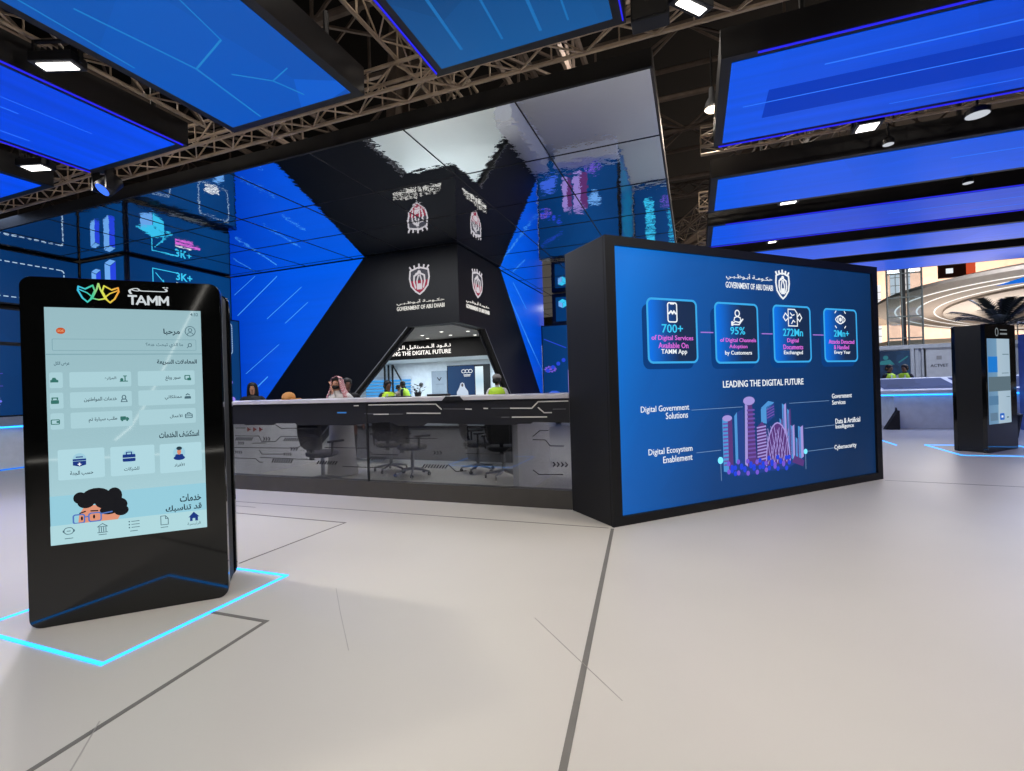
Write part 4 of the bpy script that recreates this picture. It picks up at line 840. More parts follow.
# roof trusses of the hall
def roof_truss(label, p, q, s, bay): return truss(label, p, q, s, bay, .065, .032, ROOFS, 'roof_truss', 'steel roof trusses of the hall', 'roof truss')
for i, v in enumerate((7.5, 12.5, 17.5, 22.5, 27.5)):
    roof_truss(('nearest steel roof truss above the hanging screens', 'second steel roof truss from the front', 'third steel roof truss from the front', 'fourth steel roof truss from the front', 'farthest steel roof truss, seen right of the mirror')[i], (-26, v, 8.6 + .1 * i), (24, v, 8.6 + .1 * i), 1.6, 2.0)
for i, u in enumerate((-9.0, -2.5, 3.2)):
    roof_truss(('steel roof truss running away above the left ceiling screens', 'steel roof truss running away above the mirrored canopy', 'steel roof truss running away right of the mirror')[i], (u, 0, 7.6), (u, 30, 7.6), 1.1, 1.5)
def girder(label, p, q, w=.3):
    t = thing('roof_girder', label, 'girder', tuple(p), 0, 'plain steel girders under the roof'); p, q = Vector(p), Vector(q); d = q - p
    z = d.normalized(); x = z.cross(Vector((0, 0, 1))); x = x.normalized() if x.length > .01 else Vector((1, 0, 0)); y = x.cross(z)
    for o, hw, hh, nm in ((y * w / 2, w / 2, .02, 'flange'), (-y * w / 2, w / 2, .02, 'flange'), (Vector((0, 0, 0)), .02, w / 2, 'web')):
        vs = [b + o + x * hw * sx + y * hh * sy for b in (Vector((0, 0, 0)), d) for sx, sy in ((-1, -1), (1, -1), (1, 1), (-1, 1))]
        G().add(vs, [(3, 2, 1, 0), (4, 5, 6, 7), (0, 1, 5, 4), (1, 2, 6, 5), (2, 3, 7, 6), (3, 0, 4, 7)]).build(nm, ROOFS, t)
girder('pale steel column rising above the canopy left of the dusky screen', (-5.0, 7.6, 5.1), (-4.9, 7.9, 9.6), .28)
girder('steel girder sloping up right of the mirror edge', (.6, 9.2, 5.6), (4.2, 9.6, 7.6), .3)
girder('steel girder rising at the top left corner', (-8.2, 2.9, 5.4), (-7.6, 3.6, 8.4), .28)
girder('steel girder sloping behind the first right screen', (.8, 12.0, 5.6), (2.6, 15.5, 9.2), .3)
girder('steel girder sloping steeply beside the dusky screen', (-3.6, 6.3, 5.7), (-2.6, 8.2, 9.0), .22)
girder('long sloping steel girder far behind, right of the mirror', (-.5, 19, 6.2), (4.5, 21, 9.4), .3)
# ceiling service boxes and speaker
t = thing('truss_loudspeaker', 'black box loudspeaker on the truss right of the dusky screen', 'loudspeaker', (-.29, 4.76, 4.80), 0)
G().box(-.17, -.09, 0, .17, .09, .26).build('cabinet', FRAMEB, t, bevel=.01); G().prism(rr(-.15, .02, .15, .24, .02), .09, .10).build('grille', mat('speaker_grille', (44, 42, 40), .8), t); G().tube((0, 0, .26), (0, 0, .45), .02).build('bracket', ROD, t)

# ------------------------------------------------------------------ lamps
def area(name, loc, energy, sx, sy, col=(1, .945, .86), rot=(0, 0, 0), spread=PI):
    l = bpy.data.lights.new(name, 'AREA'); l.shape = 'RECTANGLE'; l.size = sx; l.size_y = sy; l.energy = energy; l.color = col; l.spread = spread
    o = bpy.data.objects.new(name, l); C.objects.link(o); o.location = loc; o.rotation_euler = rot; return o
FLOODF = glow('flood_lens', (255, 250, 244), 4.0)
def flood(loc, label, energy, sx=.34, sy=.24, rz=0., tilt=0., vis=True):
    if vis:
        t = thing('flood_lamp', label, 'lamp', loc, rz, 'LED flood lamps on the trusses')
        G().box(-sx / 2 - .05, -sy / 2 - .04, .0, sx / 2 + .05, sy / 2 + .04, .10).build('housing', FRAMEB, t, bevel=.01)
        g = G(); [g.box(-sx / 2 + i * sx / 6, -sy / 2, .10, -sx / 2 + i * sx / 6 + .012, sy / 2, .16) for i in range(7)]; g.build('cooling_fins', MATTE, t)
        G().box(-sx / 2, -sy / 2, -.008, sx / 2, sy / 2, .0).build('lens', FLOODF, t)
        y = G(); [y.box(s * (sx / 2 + .06) - .01, -.02, .03, s * (sx / 2 + .06) + .01, .02, .26) for s in (-1, 1)]; y.box(-sx / 2 - .07, -.02, .24, sx / 2 + .07, .02, .26); y.build('yoke', ROD, t)
    area('flood_light', (loc[0], loc[1], loc[2] - .03), energy, sx, sy)
flood((-5.86, 2.98, 4.78), 'bright flood lamp between the teal and deep blue ceiling screens', 135, .34, .11, .36)
flood((-8.85, 4.2, 4.82), 'bright flood lamp between the two deep blue ceiling screens', 60, .30, .15, .3)
flood((.07, 4.65, 4.78), 'bright flood lamp at the top beside the dusky ceiling screen', 55, .30, .085, .85)
flood((2.28, 7.85, 4.78), 'bright flood lamp between the first and second right ceiling screens', 30, .22, .20)
flood((1.80, 10.68, 4.82), 'flood lamp between the second and third right ceiling screens', 40, .26, .18)
flood((1.9, 13.55, 4.8), 'small flood lamp between the third and fourth right ceiling screens', 30, .16, .12)
for lc, e in (((-2.95, 1.0, 5.0), 55), ((.1, 1.6, 5.0), 68), ((3.2, 2.2, 5.0), 90), ((-5.9, -1.0, 5.0), 62), ((1.5, -2.0, 5.2), 64), ((6.5, 4.0, 5.2), 74)): area('flood_light', lc, e, .4, .4)
area('counter_fill_light', (-5.5, 8.2, 4.74), 170, 5, 1.6, (.95, .97, 1))  # unseen area light added to brighten the staff area; the canopy has no lamps
def disc_light(loc, label, q=1.):
    t = thing('disc_downlight', label, 'lamp', loc, 0, 'disc downlights between the right screens')
    G().loft([(0, 0, 0, .13 * q, .13 * q), (0, 0, .06, .13 * q, .13 * q), (0, 0, .1, .07 * q, .07 * q)], 20).build('housing', FRAMEB, t); G().loft([(0, 0, -.006, .12 * q, .12 * q), (0, 0, -.001, .12 * q, .12 * q)], 20).build('lens', glow('disc_lens', (205, 210, 218), .9), t)
    G().tube((0, 0, .1), (0, 0, .4), .015).build('stem', ROD, t)
disc_light((3.48, 7.93, 4.72), 'round disc downlight behind the nearest right screen'); disc_light((2.7, 8.45, 4.74), 'small disc downlight left of the round one behind the nearest right screen', .55); disc_light((4.6, 10.84, 4.76), 'disc downlight behind the second right screen', .6)
# moving head with blue lens
t = thing('moving_head_lamp', 'black moving head lamp with blue lens hanging at the canopy edge', 'lamp', (-8.33, 4.75, 4.56))
G().box(-.14, -.09, .36, .14, .09, .5).build('base', FRAMEB, t); y = G(); [y.box(s * .16 - .02, -.05, .05, s * .16 + .02, .05, .4) for s in (-1, 1)]; y.build('yoke', FRAMEB, t)
hd = G().loft([(0, 0, .3, .08, .08), (0, 0, .26, .12, .12), (0, 0, .0, .13, .13)], 20).build('head', FRAMEB, t, smooth=True); hd.location = (0, .0, .06); hd.rotation_euler = (-.7, .15, 0)
G().loft([(0, 0, -.012, .10, .10), (0, 0, -.002, .10, .10)], 18).build('lens', glow('moving_head_blue', (60, 110, 250), 1.4), hd)
# warm hall lamps under the roof
def hall_lamp(loc, label, e, show=True):
    t = thing('hall_lamp', label, 'lamp', loc, 0, 'warm bell lamps under the roof')
    G().loft([(0, 0, 0, .13, .13), (0, 0, .12, .10, .10), (0, 0, .2, .05, .05), (0, 0, .36, .04, .04)], 16).build('reflector', GREYS, t, smooth=True); G().loft([(0, 0, -.03, .09, .09), (0, 0, .0, .12, .12)], 14).build('bulb_lens', glow('warm_lens', (255, 232, 200), 4.), t)
    G().tube((0, 0, .36), (0, 0, 1.0), .015).build('stem', ROD, t)
    l = bpy.data.lights.new('hall_light', 'POINT'); l.energy = e; l.color = (1, .86, .7); l.shadow_soft_size = .15; o = bpy.data.objects.new('hall_light', l); C.objects.link(o); o.location = (loc[0], loc[1], loc[2] - .22)
hall_lamp((.41, 8.8, 5.95), 'warm bell lamp hanging right of the mirror edge', 60)
hall_lamp((1.2, 18.5, 6.2), 'small warm bell lamp far behind, right of the mirror', 40)
for nm, lc, e in (('truss_fill_light', (-7.0, 4.0, 5.85), 26), ('truss_fill_light', (-3.0, 3.6, 5.9), 26), ('truss_fill_light', (.15, 3.6, 6.2), 20), ('roof_fill_light', (-7, 8.5, 6.9), 80), ('roof_fill_light', (-1.5, 8.2, 6.9), 70), ('roof_fill_light', (4.0, 4.5, 6.9), 40), ('roof_fill_light', (2.6, 14, 6.9), 60), ('roof_fill_light', (-9.5, 3.4, 6.6), 35)):  # point lights without fixtures, added so trusses and roof steel catch light
    l = bpy.data.lights.new(nm, 'POINT'); l.energy = e; l.color = (1, .90, .80); l.shadow_soft_size = .25; o = bpy.data.objects.new(nm, l); C.objects.link(o); o.location = lc
# glowing lines added behind the viewpoint to reflect as streaks in kiosk glass
LL = glow('added_streak_white', (255, 250, 240), 6.)
t = thing('added_streak_line', 'unseen curved glowing line added for a streak in the kiosk glass', 'lamp', (0, 0, 0))
P = [Vector(p) for p in ((-.36, -1.48, 3.40), (-.46, -1.59, 3.14), (-.6, -1.75, 2.69), (-.78, -1.93, 2.13), (-.95, -2.07, 1.62), (-1.08, -2.16, 1.28), (-1.21, -2.25, 1.0), (-1.36, -2.35, .83))]
g = G(); [g.tube(p, q, .013, 8) for p, q in zip(P, P[1:])]; g.build('light_tube', LL, t); G().tube(P[0], (P[0].x, P[0].y, 5.0), .008).build('suspension', ROD, t); G().tube(P[-1], (P[-1].x, P[-1].y, 0), .012).build('stand', ROD, t)
t = thing('added_level_streak', 'unseen straight glowing line added for a level streak in the kiosk glass', 'lamp', (0, 0, 0))
P = [Vector(p) for p in ((-2.15, -2.85, .62), (-1.93, -2.72, .62), (-1.23, -2.24, .58), (-.48, -1.68, .57), (-.24, -1.49, .57))]
g = G(); [g.tube(p, q, .009, 8) for p, q in zip(P, P[1:])]; g.build('light_tube', LL, t)
for p in (P[0], P[-1]): G().tube(p, (p.x, p.y, 0), .01).build('stand', ROD, t)
# light inside the arch and behind the counter
area('arch_light', (-9.5, 16.3, 2.5), 200, 6, 2, (.72, .87, 1))
area('arch_front_light', (-7.5, 12.2, 2.93), 40, 2, 1, (1, .98, .95))
area('canopy_back_light', (-3.0, 19.2, 4.6), 110, 5, 1, (.9, .95, 1))

# ------------------------------------------------------------------ right hand background
bd_ = thing('touch_table', 'long white touch table with blue light edge at the right background', 'table', (4.62, 15.5, 0))
LW = 9.0
G().box(.32, .12, 0, LW, 1.2, .86).build('pedestal', DESKW, bd_)
G().prism([(0, .90), (LW, .90), (LW, 1.0), (0, 1.0)], 0, -1.3).build('table_top', DESKW, bd_)
g = G().add([(0, 0, 1.0), (LW, 0, 1.0), (LW, 1.3, 1.32), (0, 1.3, 1.32), (0, 1.3, 1.0), (LW, 1.3, 1.0)], [(0, 1, 2, 3), (0, 3, 4), (1, 5, 2), (3, 2, 5, 4), (0, 4, 5, 1)]).build('sloping_top', DESKW, bd_)
def slab_on_slope(x0, y0, x1, y1, sk0, sk1, nm, m):
    z = lambda y: 1.0 + y * .246
    vs = [(x0 + sk0, y0, z(y0) + .004), (x1 + sk1, y0, z(y0) + .004), (x1, y1, z(y1) + .004), (x0, y1, z(y1) + .004)]
    vs += [(a, b, c + .01) for a, b, c in vs]
    G().add(vs, [(3, 2, 1, 0), (4, 5, 6, 7), (0, 1, 5, 4), (1, 2, 6, 5), (2, 3, 7, 6), (3, 0, 4, 7)]).build(nm, m, bd_)
TSC = screen('touch_screen_dim', [(0, (58, 72, 120)), (1, (40, 60, 112))], 'X', 0, 9, facet=.25, facet_scale=3, sample=False, rough=.7)
for k in range(5): slab_on_slope(.12 + k * 1.75, .16, 1.72 + k * 1.75, 1.16, .0, .0, 'touch_display', TSC)
G().box(.0, -.012, .865, LW, .0, .90).build('edge_light', STRIP, bd_); G().box(-.012, 0, .865, 0, 1.25, .90).build('edge_light', STRIP, bd_)
t = thing('black_bag', 'black triangular bag leaning against the white touch table beside the billboard', 'bag', (4.72, 15.35, 0))
G().prism([(-.10, 0), (.22, 0), (.22, .5), (.17, .48)], .12, -.1).build('bag_body', mat('bag_black', (18, 18, 22), .7), t, bevel=.02); G().line([(.14, .4), (.17, .56), (.21, .42)], .02, .02, -.0).build('strap', MATTE, t)
# container booth
cn = thing('container_booth', 'grey corrugated shipping container booth lettered ACTVET behind the touch table', 'container', (6.6, 23.6, 0))
CG = mat('container_grey', (150, 156, 166), .55, metal=.1)
G().box(0, .12, 0, 7.0, .95, 2.55).build('body', CG, cn)
g = G(); pts = []
x = 1.62
while x < 6.9:
    if 1.85 < x < 2.95: x += .21; continue
    g.prism([(x, .1), (x + .03, .1), (x + .09, .1), (x + .12, .1), (x + .12, 2.42), (x, 2.42)], -.12, -.06); x += .21
g.build('corrugation', CG, cn)
g = G(); g.prism([(0, 2.42), (7, 2.42), (7, 2.58), (0, 2.58)], -.12, -.02); g.prism([(0, 0), (7, 0), (7, .12), (0, .12)], -.12, -.02); [g.prism([(a, .12), (a + .12, .12), (a + .12, 2.42), (a, 2.42)], -.12, -.02) for a in (0, 1.46, 6.88)]; g.build('edge_frame', CG, cn)
G().prism([(1.9, .12), (2.9, .12), (2.9, 2.42), (1.9, 2.42)], -.12, -.06).build('door', mat('door_grey', (158, 163, 172), .5), cn); outline('door_outline', (1.96, .2, 2.84, 2.35), .02, -.06, GREYS, cn, .02, .012)
text('lettering', 'ACTVET', (2.1, 1.66, 2.66, 1.78), -.058, mat('letter_grey', (70, 74, 82), .6), cn, .02, .006)
G().prism([(2.3, 1.95), (2.46, 1.95), (2.46, 2.1), (2.3, 2.1)], -.058, -.052).build('square_logo', GREYS, cn)
d = G().prism([(.12, .9), (1.46, .9), (1.46, 2.36), (.12, 2.36)], -.11, -.09).build('window_screen', screen('booth_screen', [(0, (16, 32, 58)), (1, (30, 56, 86))], 'X', 0, 1.8, facet=.3, facet_scale=4, sample=False), cn)
g = G(); g.prism([(.4, 1.82), (.95, 1.82), (.8, 2.02), (.5, 1.97)], -.088, -.084); g.line([(1.1, 1.9), (1.38, 2.12)], .05, -.088, -.084); g.prism(ell(.66, 2.1, .09, .09, 10), -.088, -.084); g.build('screen_picture', glow('booth_teal', (46, 110, 122)), d)
# oval canopy with light rings
OA, OB = 29.0, 12.1
ov = thing('oval_canopy', 'large white oval canopy with curved light lines on its underside at the right', 'canopy', (30.3, 43.95, 5.0), .8306)
OW = mat('oval_white', (206, 194, 184), .6)
def ring(name, k0, k1, z0, z1, m, par, n=128):
    vs = []; fs = []
    for z, k in ((z0, k0), (z0, k1), (z1, k1), (z1, k0)): vs += [(OA * k * math.cos(2 * PI * i / n), OB * k * math.sin(2 * PI * i / n), z) for i in range(n)]
    for k in range(4):
        for i in range(n): j = (i + 1) % n; fs.append((k * n + i, ((k + 1) % 4) * n + i, ((k + 1) % 4) * n + j, k * n + j))
    return G().add(vs, fs).build(name, m, par)
ring('outer_band', 1.0, .93, 0, .14, OW, ov); ring('middle_band', .935, .80, .10, .5, mat('oval_mid', (188, 172, 160), .6), ov); ring('inner_band', .805, .66, .0, .5, OW, ov); ring('core_disc', .665, .002, .25, .5, mat('oval_core', (132, 122, 114), .6), ov)
RL = glow('ring_light_white', (255, 252, 246), 1.2, True)
for k, z in ((.945, -.02), (.884, .08), (.833, .08)): ring('light_ring', k, k - .0045, z, z + .03, RL, ov)
# hall beyond
PEACH = mat('hall_peach', (226, 178, 152), .7, var=.08, scale=1.5); tag(G().box(12, 79.8, 0, 66, 80, 22).build('wall_far', PEACH), kind='structure')
for i, (x0, x1, z0, z1) in enumerate(((21.9, 24.1, 5.6, 13.6), (25.2, 27.4, 8.0, 16.5))):
    t = G().box(x0, 79.7, z0, x1, 79.79, z1).build('window_%d' % (i + 1), glow('window_daylight', (246, 246, 250), 1.0, False)); tag(t, kind='structure')
    g = G(); n = 4
    for k in range(1, n): g.box(x0 + (x1 - x0) * k / n - .06, 79.6, z0, x0 + (x1 - x0) * k / n + .06, 79.7, z1)
    for k in range(1, 8): g.box(x0, 79.6, z0 + (z1 - z0) * k / 8 - .06, x1, 79.7, z0 + (z1 - z0) * k / 8 + .06)
    g.build('window_bars', GREYS, t)
GLS_ = mat('shaft_glass_blue', (150, 168, 180), .2)
sh = thing('glass_lift_shaft', 'grey framed glass lift shaft beside the oval canopy', 'lift shaft', (7.68, 24.75, 0))
SHG = mat('shaft_grey', (104, 112, 112), .5)
for x in (0, .5, .72, 1.2): G().box(x, 0, 0, x + .05, .06, 8).build('post', SHG, sh)
for z in (1.6, 2.9, 3.8, 4.6, 5.6, 6.6, 7.8): G().box(0, .01, z, 1.25, .05, z + .05).build('cross_rail', SHG, sh)
def shaft_glass():
    m = bpy.data.materials.new('pale_glass'); m.use_nodes = True; N = m.node_tree.nodes; L = m.node_tree.links; N.remove(N['Principled BSDF']); tr = N.new('ShaderNodeBsdfTransparent'); tr.inputs['Color'].default_value = (.72, .80, .85, 1)
    gl = N.new('ShaderNodeBsdfGlossy'); gl.inputs['Roughness'].default_value = .05; mx = N.new('ShaderNodeMixShader'); L.new(schlick(N, L), mx.inputs['Fac']); L.new(tr.outputs[0], mx.inputs[1]); L.new(gl.outputs[0], mx.inputs[2]); L.new(mx.outputs[0], N['Material Output'].inputs['Surface']); return m
SG = shaft_glass()
for x in (.06, .78): G().box(x, .03, 0, x + .41, .036, 8).build('pane', SG, sh)
G().box(.58, .1, 0, .69, .25, 8).build('guide_rail', MATTE, sh)
def railing(loc, n, label):
    t = thing('railing', label, 'railing', loc, 0, 'railings on the far gallery')
    for i in range(n + 1): G().box(i * .8, 0, 0, i * .8 + .05, .05, 1.1).build('post', GREYS, t)
    for z in (.4, .75, 1.08): G().box(0, .01, z, n * .8, .04, z + .03).build('rail', GREYS, t)
railing((21.6, 45, 3.95), 3, 'grey railing on the far gallery left of the palm'); railing((26.3, 45, 3.95), 5, 'grey railing on the far gallery right of the palm')
t = thing('gallery_deck', 'pale far gallery deck beneath the railings', 'gallery', (14, 45, 0)); G().box(0, 0, 3.65, 26, 3.4, 3.95).build('deck', mat('deck_pale', (196, 188, 180), .6), t); [G().box(x, 1.5, 0, x + .4, 1.9, 3.65).build('support', GREYS, t) for x in (1, 8, 15, 22)]
t = thing('far_building_fascia', 'dull beige band of the far building under the oval canopy', 'fascia', (14, 66, 0)); G().box(0, 0, 7.0, 40, 1, 8.7).build('band', mat('band_beige', (160, 140, 122), .7), t); [G().box(x, .3, 0, x + .5, .8, 7.0).build('support', GREYS, t) for x in (1, 13, 25, 37)]
t = thing('red_sign_box', 'dark box with orange red square above the oval canopy', 'sign', (14.6, 38, 7.35)); G().box(0, 0, 0, 1.75, .3, .85).build('box', mat('box_maroon', (84, 40, 34), .6), t); G().box(1.3, -.02, .05, 1.75, 0, .8).build('red_panel', glow('panel_red', (205, 80, 50)), t); G().box(.3, -.02, .25, .65, 0, .55).build('white_mark', W_, t); G().tube((.9, .15, .85), (.9, .15, 4), .03).build('hanger', ROD, t)
t = thing('blue_banner', 'bright blue angled panel above the oval canopy at the right edge', 'panel', (9.4, 20.6, 4.24), 0); G().prism([(0, 0), (1.6, .1), (1.6, .5)], 0, -.1).build('panel_face', glow('banner_blue', (20, 110, 220)), t); G().tube((1.2, .05, .3), (1.2, .05, 2), .02).build('hanger', ROD, t)
t = thing('light_totem', 'tall blue and white totem with cyan lit edge at the right margin', 'totem', (7.37, 15.0, 0)); G().box(0, 0, 0, .7, .35, 2.3).build('body', mat('totem_blue', (70, 100, 170), .4), t); G().box(-.03, -.01, .05, 0, .02, 2.25).build('edge_light', STRIP, t); G().box(.1, -.01, 1.2, .6, 0, 1.9).build('display', glow('totem_screen', (150, 190, 235)), t)
# palm
pm = thing('potted_palm', 'dark green palm rising behind the black kiosk at the right', 'palm', (6.25, 13.6, 0))
G().loft([(0, 0, 0, .22, .22), (0, 0, .5, .3, .3), (0, 0, .52, .27, .27)], 20).build('pot', MATTE, pm)
G().loft([(0, 0, .5, .09, .09), (.02, 0, 1.2, .07, .07), (0, 0, 2.45, .08, .08)], 10).build('trunk', mat('palm_trunk', (70, 58, 44), .9), pm)
PG = mat('palm_green', (26, 34, 26), .6)
for k in range(22):
    a = 2 * PI * k * .382; el = .25 + .95 * ((k * 7) % 22) / 22; L = .95 + .25 * random.random(); g = G(); P = []
    for i in range(9):
        s = i / 8; r = L * s * math.cos(el) * (1 - .1 * s); z = 2.42 + L * (s * math.sin(el) - .28 * s * s); P.append(Vector((r * math.cos(a), r * math.sin(a), z)))
    sd = Vector((-math.sin(a), math.cos(a), 0))
    for i in range(8):
        g.tube(P[i], P[i + 1], .008 * (1 - i / 9), 4)
        for s in (-1, 1):
            for f in (0, .5):
                b0 = P[i].lerp(P[i + 1], f); ll = .26 * math.sin(PI * (i + 1.2) / 10.5); tip = b0 + sd * s * ll * .75 + (P[i + 1] - P[i]).normalized() * ll * .7 + Vector((0, 0, -.05)); w = (P[i + 1] - P[i])  .normalized() * .03
                g.add([b0 - w, b0 + w, tip], [(0, 1, 2)])
    g.build('frond', PG, pm)
# left background desk
ld = thing('display_desk', 'white display desk with cyan light lines at the far left edge', 'table', (-13.42, 2.6, 0), PI / 2)
G().box(0, .12, .03, 4.2, .5, .9).build('pedestal', DESKW, ld); G().box(0, 0, .93, 4.2, .53, 1.12).build('table_top', mat('desk_grey_blue', (130, 140, 158), .4), ld); G().box(.1, .06, 1.12, 4.1, .5, 1.15).build('touch_display', mat('touch_black', (20, 22, 26), .15), ld); G().box(0, -.012, .89, 4.2, 0, .925).build('edge_light', STRIP, ld); G().box(0, .1, .005, 4.2, .115, .035).build('base_light', glow('base_blue', (40, 130, 240), 1.2, True), ld)

# general light of the far hall on the right and of the left aisle
area('far_hall_light', (32, 62, 20), 26000, 24, 16, (1, .95, .9)); area('right_hall_light', (8.5, 16.5, 4.7), 220, 2, .6, (.55, .64, 1)); area('table_light', (8.5, 20.5, 6.5), 420, 6, 1.5, (.92, .95, 1)); area('oval_fill_light', (20, 34, 1.2), 1200, 14, 8, (1, .93, .86), (PI, 0, 0)); area('left_aisle_light', (-12.5, 4.7, 5), 40, 1, 3, (.5, .65, 1))  # upward area light has no fixture; added to lighten the oval canopy's underside
l = bpy.data.lights.new('moving_head_beam', 'SPOT'); l.energy = 420; l.color = (.16, .28, 1); l.spot_size = 1.5; l.spot_blend = .8; l.shadow_soft_size = .1; o = bpy.data.objects.new('moving_head_beam', l); C.objects.link(o); o.location = (-8.5, 4.7, 4.5); o.rotation_euler = (-.15, -.35, 0)

# ------------------------------------------------------------------ people
SKIN = mat('skin_brown', (186, 134, 106), .55); SKIN2 = mat('skin_dark', (112, 76, 60), .55); HAIRM = mat('hair_black', (14, 12, 12), .6)
def person(label, loc, rz, tall, top, legs, skin, lhand=None, rhand=None, lean=0., head_yaw=0., head_tilt=0.):
    """standing figure facing -y; hands given as (x,y,z) targets in body space of a 1.75 m person"""
    t = thing('person', label, 'person', loc, rz); k = tall / 1.75
    J = {'pel': (0, 0, .95), 'spine': (0, -.3 * lean, 1.15), 'chest': (0, -.6 * lean, 1.32), 'neck': (0, -.9 * lean, 1.475), 'chin': (0, -.95 * lean - .015, 1.545), 'head': (0, -1.0 * lean - .005, 1.63), 'crown': (0, -1.02 * lean + .005, 1.70), 'nose': (0, -1.0 * lean - .108, 1.61)}
    Rr = {'pel': (.15, .11), 'spine': (.135, .10), 'chest': (.16, .11), 'neck': (.046, .05), 'chin': (.056, .066), 'head': (.084, .1), 'crown': (.066, .08), 'nose': (.014, .02)}
    E = [('pel', 'spine'), ('spine', 'chest'), ('chest', 'neck'), ('neck', 'chin'), ('chin', 'head'), ('head', 'crown'), ('head', 'nose')]
    for s, n, tgt in ((1, 'l', lhand), (-1, 'r', rhand)):
        sh = Vector((.18 * s, -.75 * lean, 1.42)); ha = Vector(tgt) if tgt else Vector((.27 * s, -.05 - .3 * lean, .86))
        mid = (sh + ha) / 2; L = .29 + .27; dd = (ha - sh).length
        off = math.sqrt(max(.0004, (L / 2) ** 2 - (min(dd, L * .99) / 2) ** 2)); ebd = Vector((.5 * s, .35, -.8)).normalized(); ax = (ha - sh).normalized(); ebd = (ebd - ax * ebd.dot(ax)).normalized()
        el = mid + ebd * off; fd = (ha - el).normalized()
        J['sh' + n] = sh; J['el' + n] = el; J['wr' + n] = ha; J['pa' + n] = ha + fd * .07
        Rr['sh' + n] = (.062, .062); Rr['el' + n] = (.043, .043); Rr['wr' + n] = (.027, .027); Rr['pa' + n] = (.036, .02)
        E += [('chest', 'sh' + n), ('sh' + n, 'el' + n), ('el' + n, 'wr' + n), ('wr' + n, 'pa' + n)]
        sd = fd.orthogonal().normalized(); dn = fd.cross(sd)
        for i in range(4):
            a = f'f{n}{i}a'; b = f'f{n}{i}b'; o = sd * (.027 - .018 * i); ln = (.036, .044, .041, .032)[i]
            J[a] = ha + fd * (.085 + ln * .5) + o; J[b] = ha + fd * (.085 + ln) + o + dn * .02; Rr[a] = (.009, .009); Rr[b] = (.008, .008); E += [('pa' + n, a), (a, b)]
        J['th' + n] = ha + fd * .05 + sd * .055 + dn * .015; Rr['th' + n] = (.01, .01); E += [('pa' + n, 'th' + n)]
        J['hip' + n] = (.09 * s, 0, .9); J['kn' + n] = (.1 * s, -.01, .5); J['an' + n] = (.1 * s, .02, .08); J['toe' + n] = (.11 * s, -.15, .035)
        Rr['hip' + n] = (.09, .09); Rr['kn' + n] = (.058, .058); Rr['an' + n] = (.042, .042); Rr['toe' + n] = (.042, .032); E += [('pel', 'hip' + n), ('hip' + n, 'kn' + n), ('kn' + n, 'an' + n), ('an' + n, 'toe' + n)]
    names = list(J); me = bpy.data.meshes.new('body'); me.from_pydata([tuple(Vector(J[n]) * k) for n in names], [(names.index(a), names.index(b)) for a, b in E], []); me.update()
    o = link('body', me, t); sm = o.modifiers.new('skin', 'SKIN'); sm.use_smooth_shade = True
    for i, n in enumerate(names): v = me.skin_vertices[0].data[i]; v.radius = tuple(x * k for x in Rr[n]); v.use_root = (n == 'pel')
    ss = o.modifiers.new('sub', 'SUBSURF'); ss.levels = 2; ss.render_levels = 2
    bpy.context.view_layer.update(); dg = bpy.context.evaluated_depsgraph_get(); bm_ = bpy.data.meshes.new_from_object(o.evaluated_get(dg)); o.modifiers.clear(); o.data = bm_; bm_.name = 'body'
    bm_.materials.clear(); [bm_.materials.append(x) for x in (skin, top, legs)]
    jk = {n: Vector(J[n]) * k for n in names}
    for p in bm_.polygons:
        c = p.center; n = min(names, key=lambda q: (jk[q] - c).length); p.use_smooth = True
        p.material_index = 0 if n in ('chin', 'head', 'crown', 'nose') or n[:2] in ('wr', 'pa', 'th') or n[0] == 'f' else 2 if n[:2] in ('hi', 'kn', 'an', 'to') or n == 'pel' else 1
    hx, hy, hz_ = jk['head']
    e = G()
    for s in (-1, 1): e.loft([(hx + s * .03 * k, hy - .088 * k, hz_ - .008, .004, .003), (hx + s * .03 * k, hy - .09 * k, hz_, .013, .006), (hx + s * .03 * k, hy - .088 * k, hz_ + .008, .004, .003)], 8)
    e.build('eyes', HAIRM, t); m_ = G(); m_.loft([(hx, hy - .085 * k, hz_ - .062, .01, .004), (hx, hy - .088 * k, hz_ - .056, .024, .006), (hx, hy - .085 * k, hz_ - .05, .01, .004)], 8); m_.build('mouth', mat('lips', (120, 62, 54), .5), t)
    e = G()
    for s in (-1, 1): e.loft([(hx + s * .082 * k, hy + .005, hz_ - .03, .006, .012), (hx + s * .086 * k, hy + .01, hz_, .009, .018), (hx + s * .084 * k, hy + .012, hz_ + .03, .005, .012)], 8)
    e.build('ears', skin, t)
    return t, jk, k
def shell(t, name, m, rings, n=18): return G().loft(rings, n).build(name, m, t, smooth=True)
def hair(t, jk, k, long=False):
    x, y, z = jk['head']; r = [(x, y + .03, z - (.26 if long else .05), .1 if long else .075, .05 if long else .06), (x, y + .035, z - .1, .11 if long else .082, .075), (x, y + .022, z + .0, .1 if long else .088, .09), (x, y + .008, z + .055, .088, .1), (x, y + .005, z + .095, .06, .075), (x, y + .008, z + .115, .02, .03)]
    if not long: r = [(x, y + .045, z - .075, .07, .055), (x, y + .04, z - .03, .09, .075)] + r[2:]
    return shell(t, 'hair', HAIRM, r)
HIV = mat('hi_vis_yellow', (176, 214, 40), .6); TAPE = mat('vest_tape', (205, 208, 196), .4); DKC = mat('cloth_black', (20, 20, 24), .8); WHC = mat('cloth_white', (214, 210, 208), .8); NVC = mat('cloth_navy', (30, 34, 48), .8)
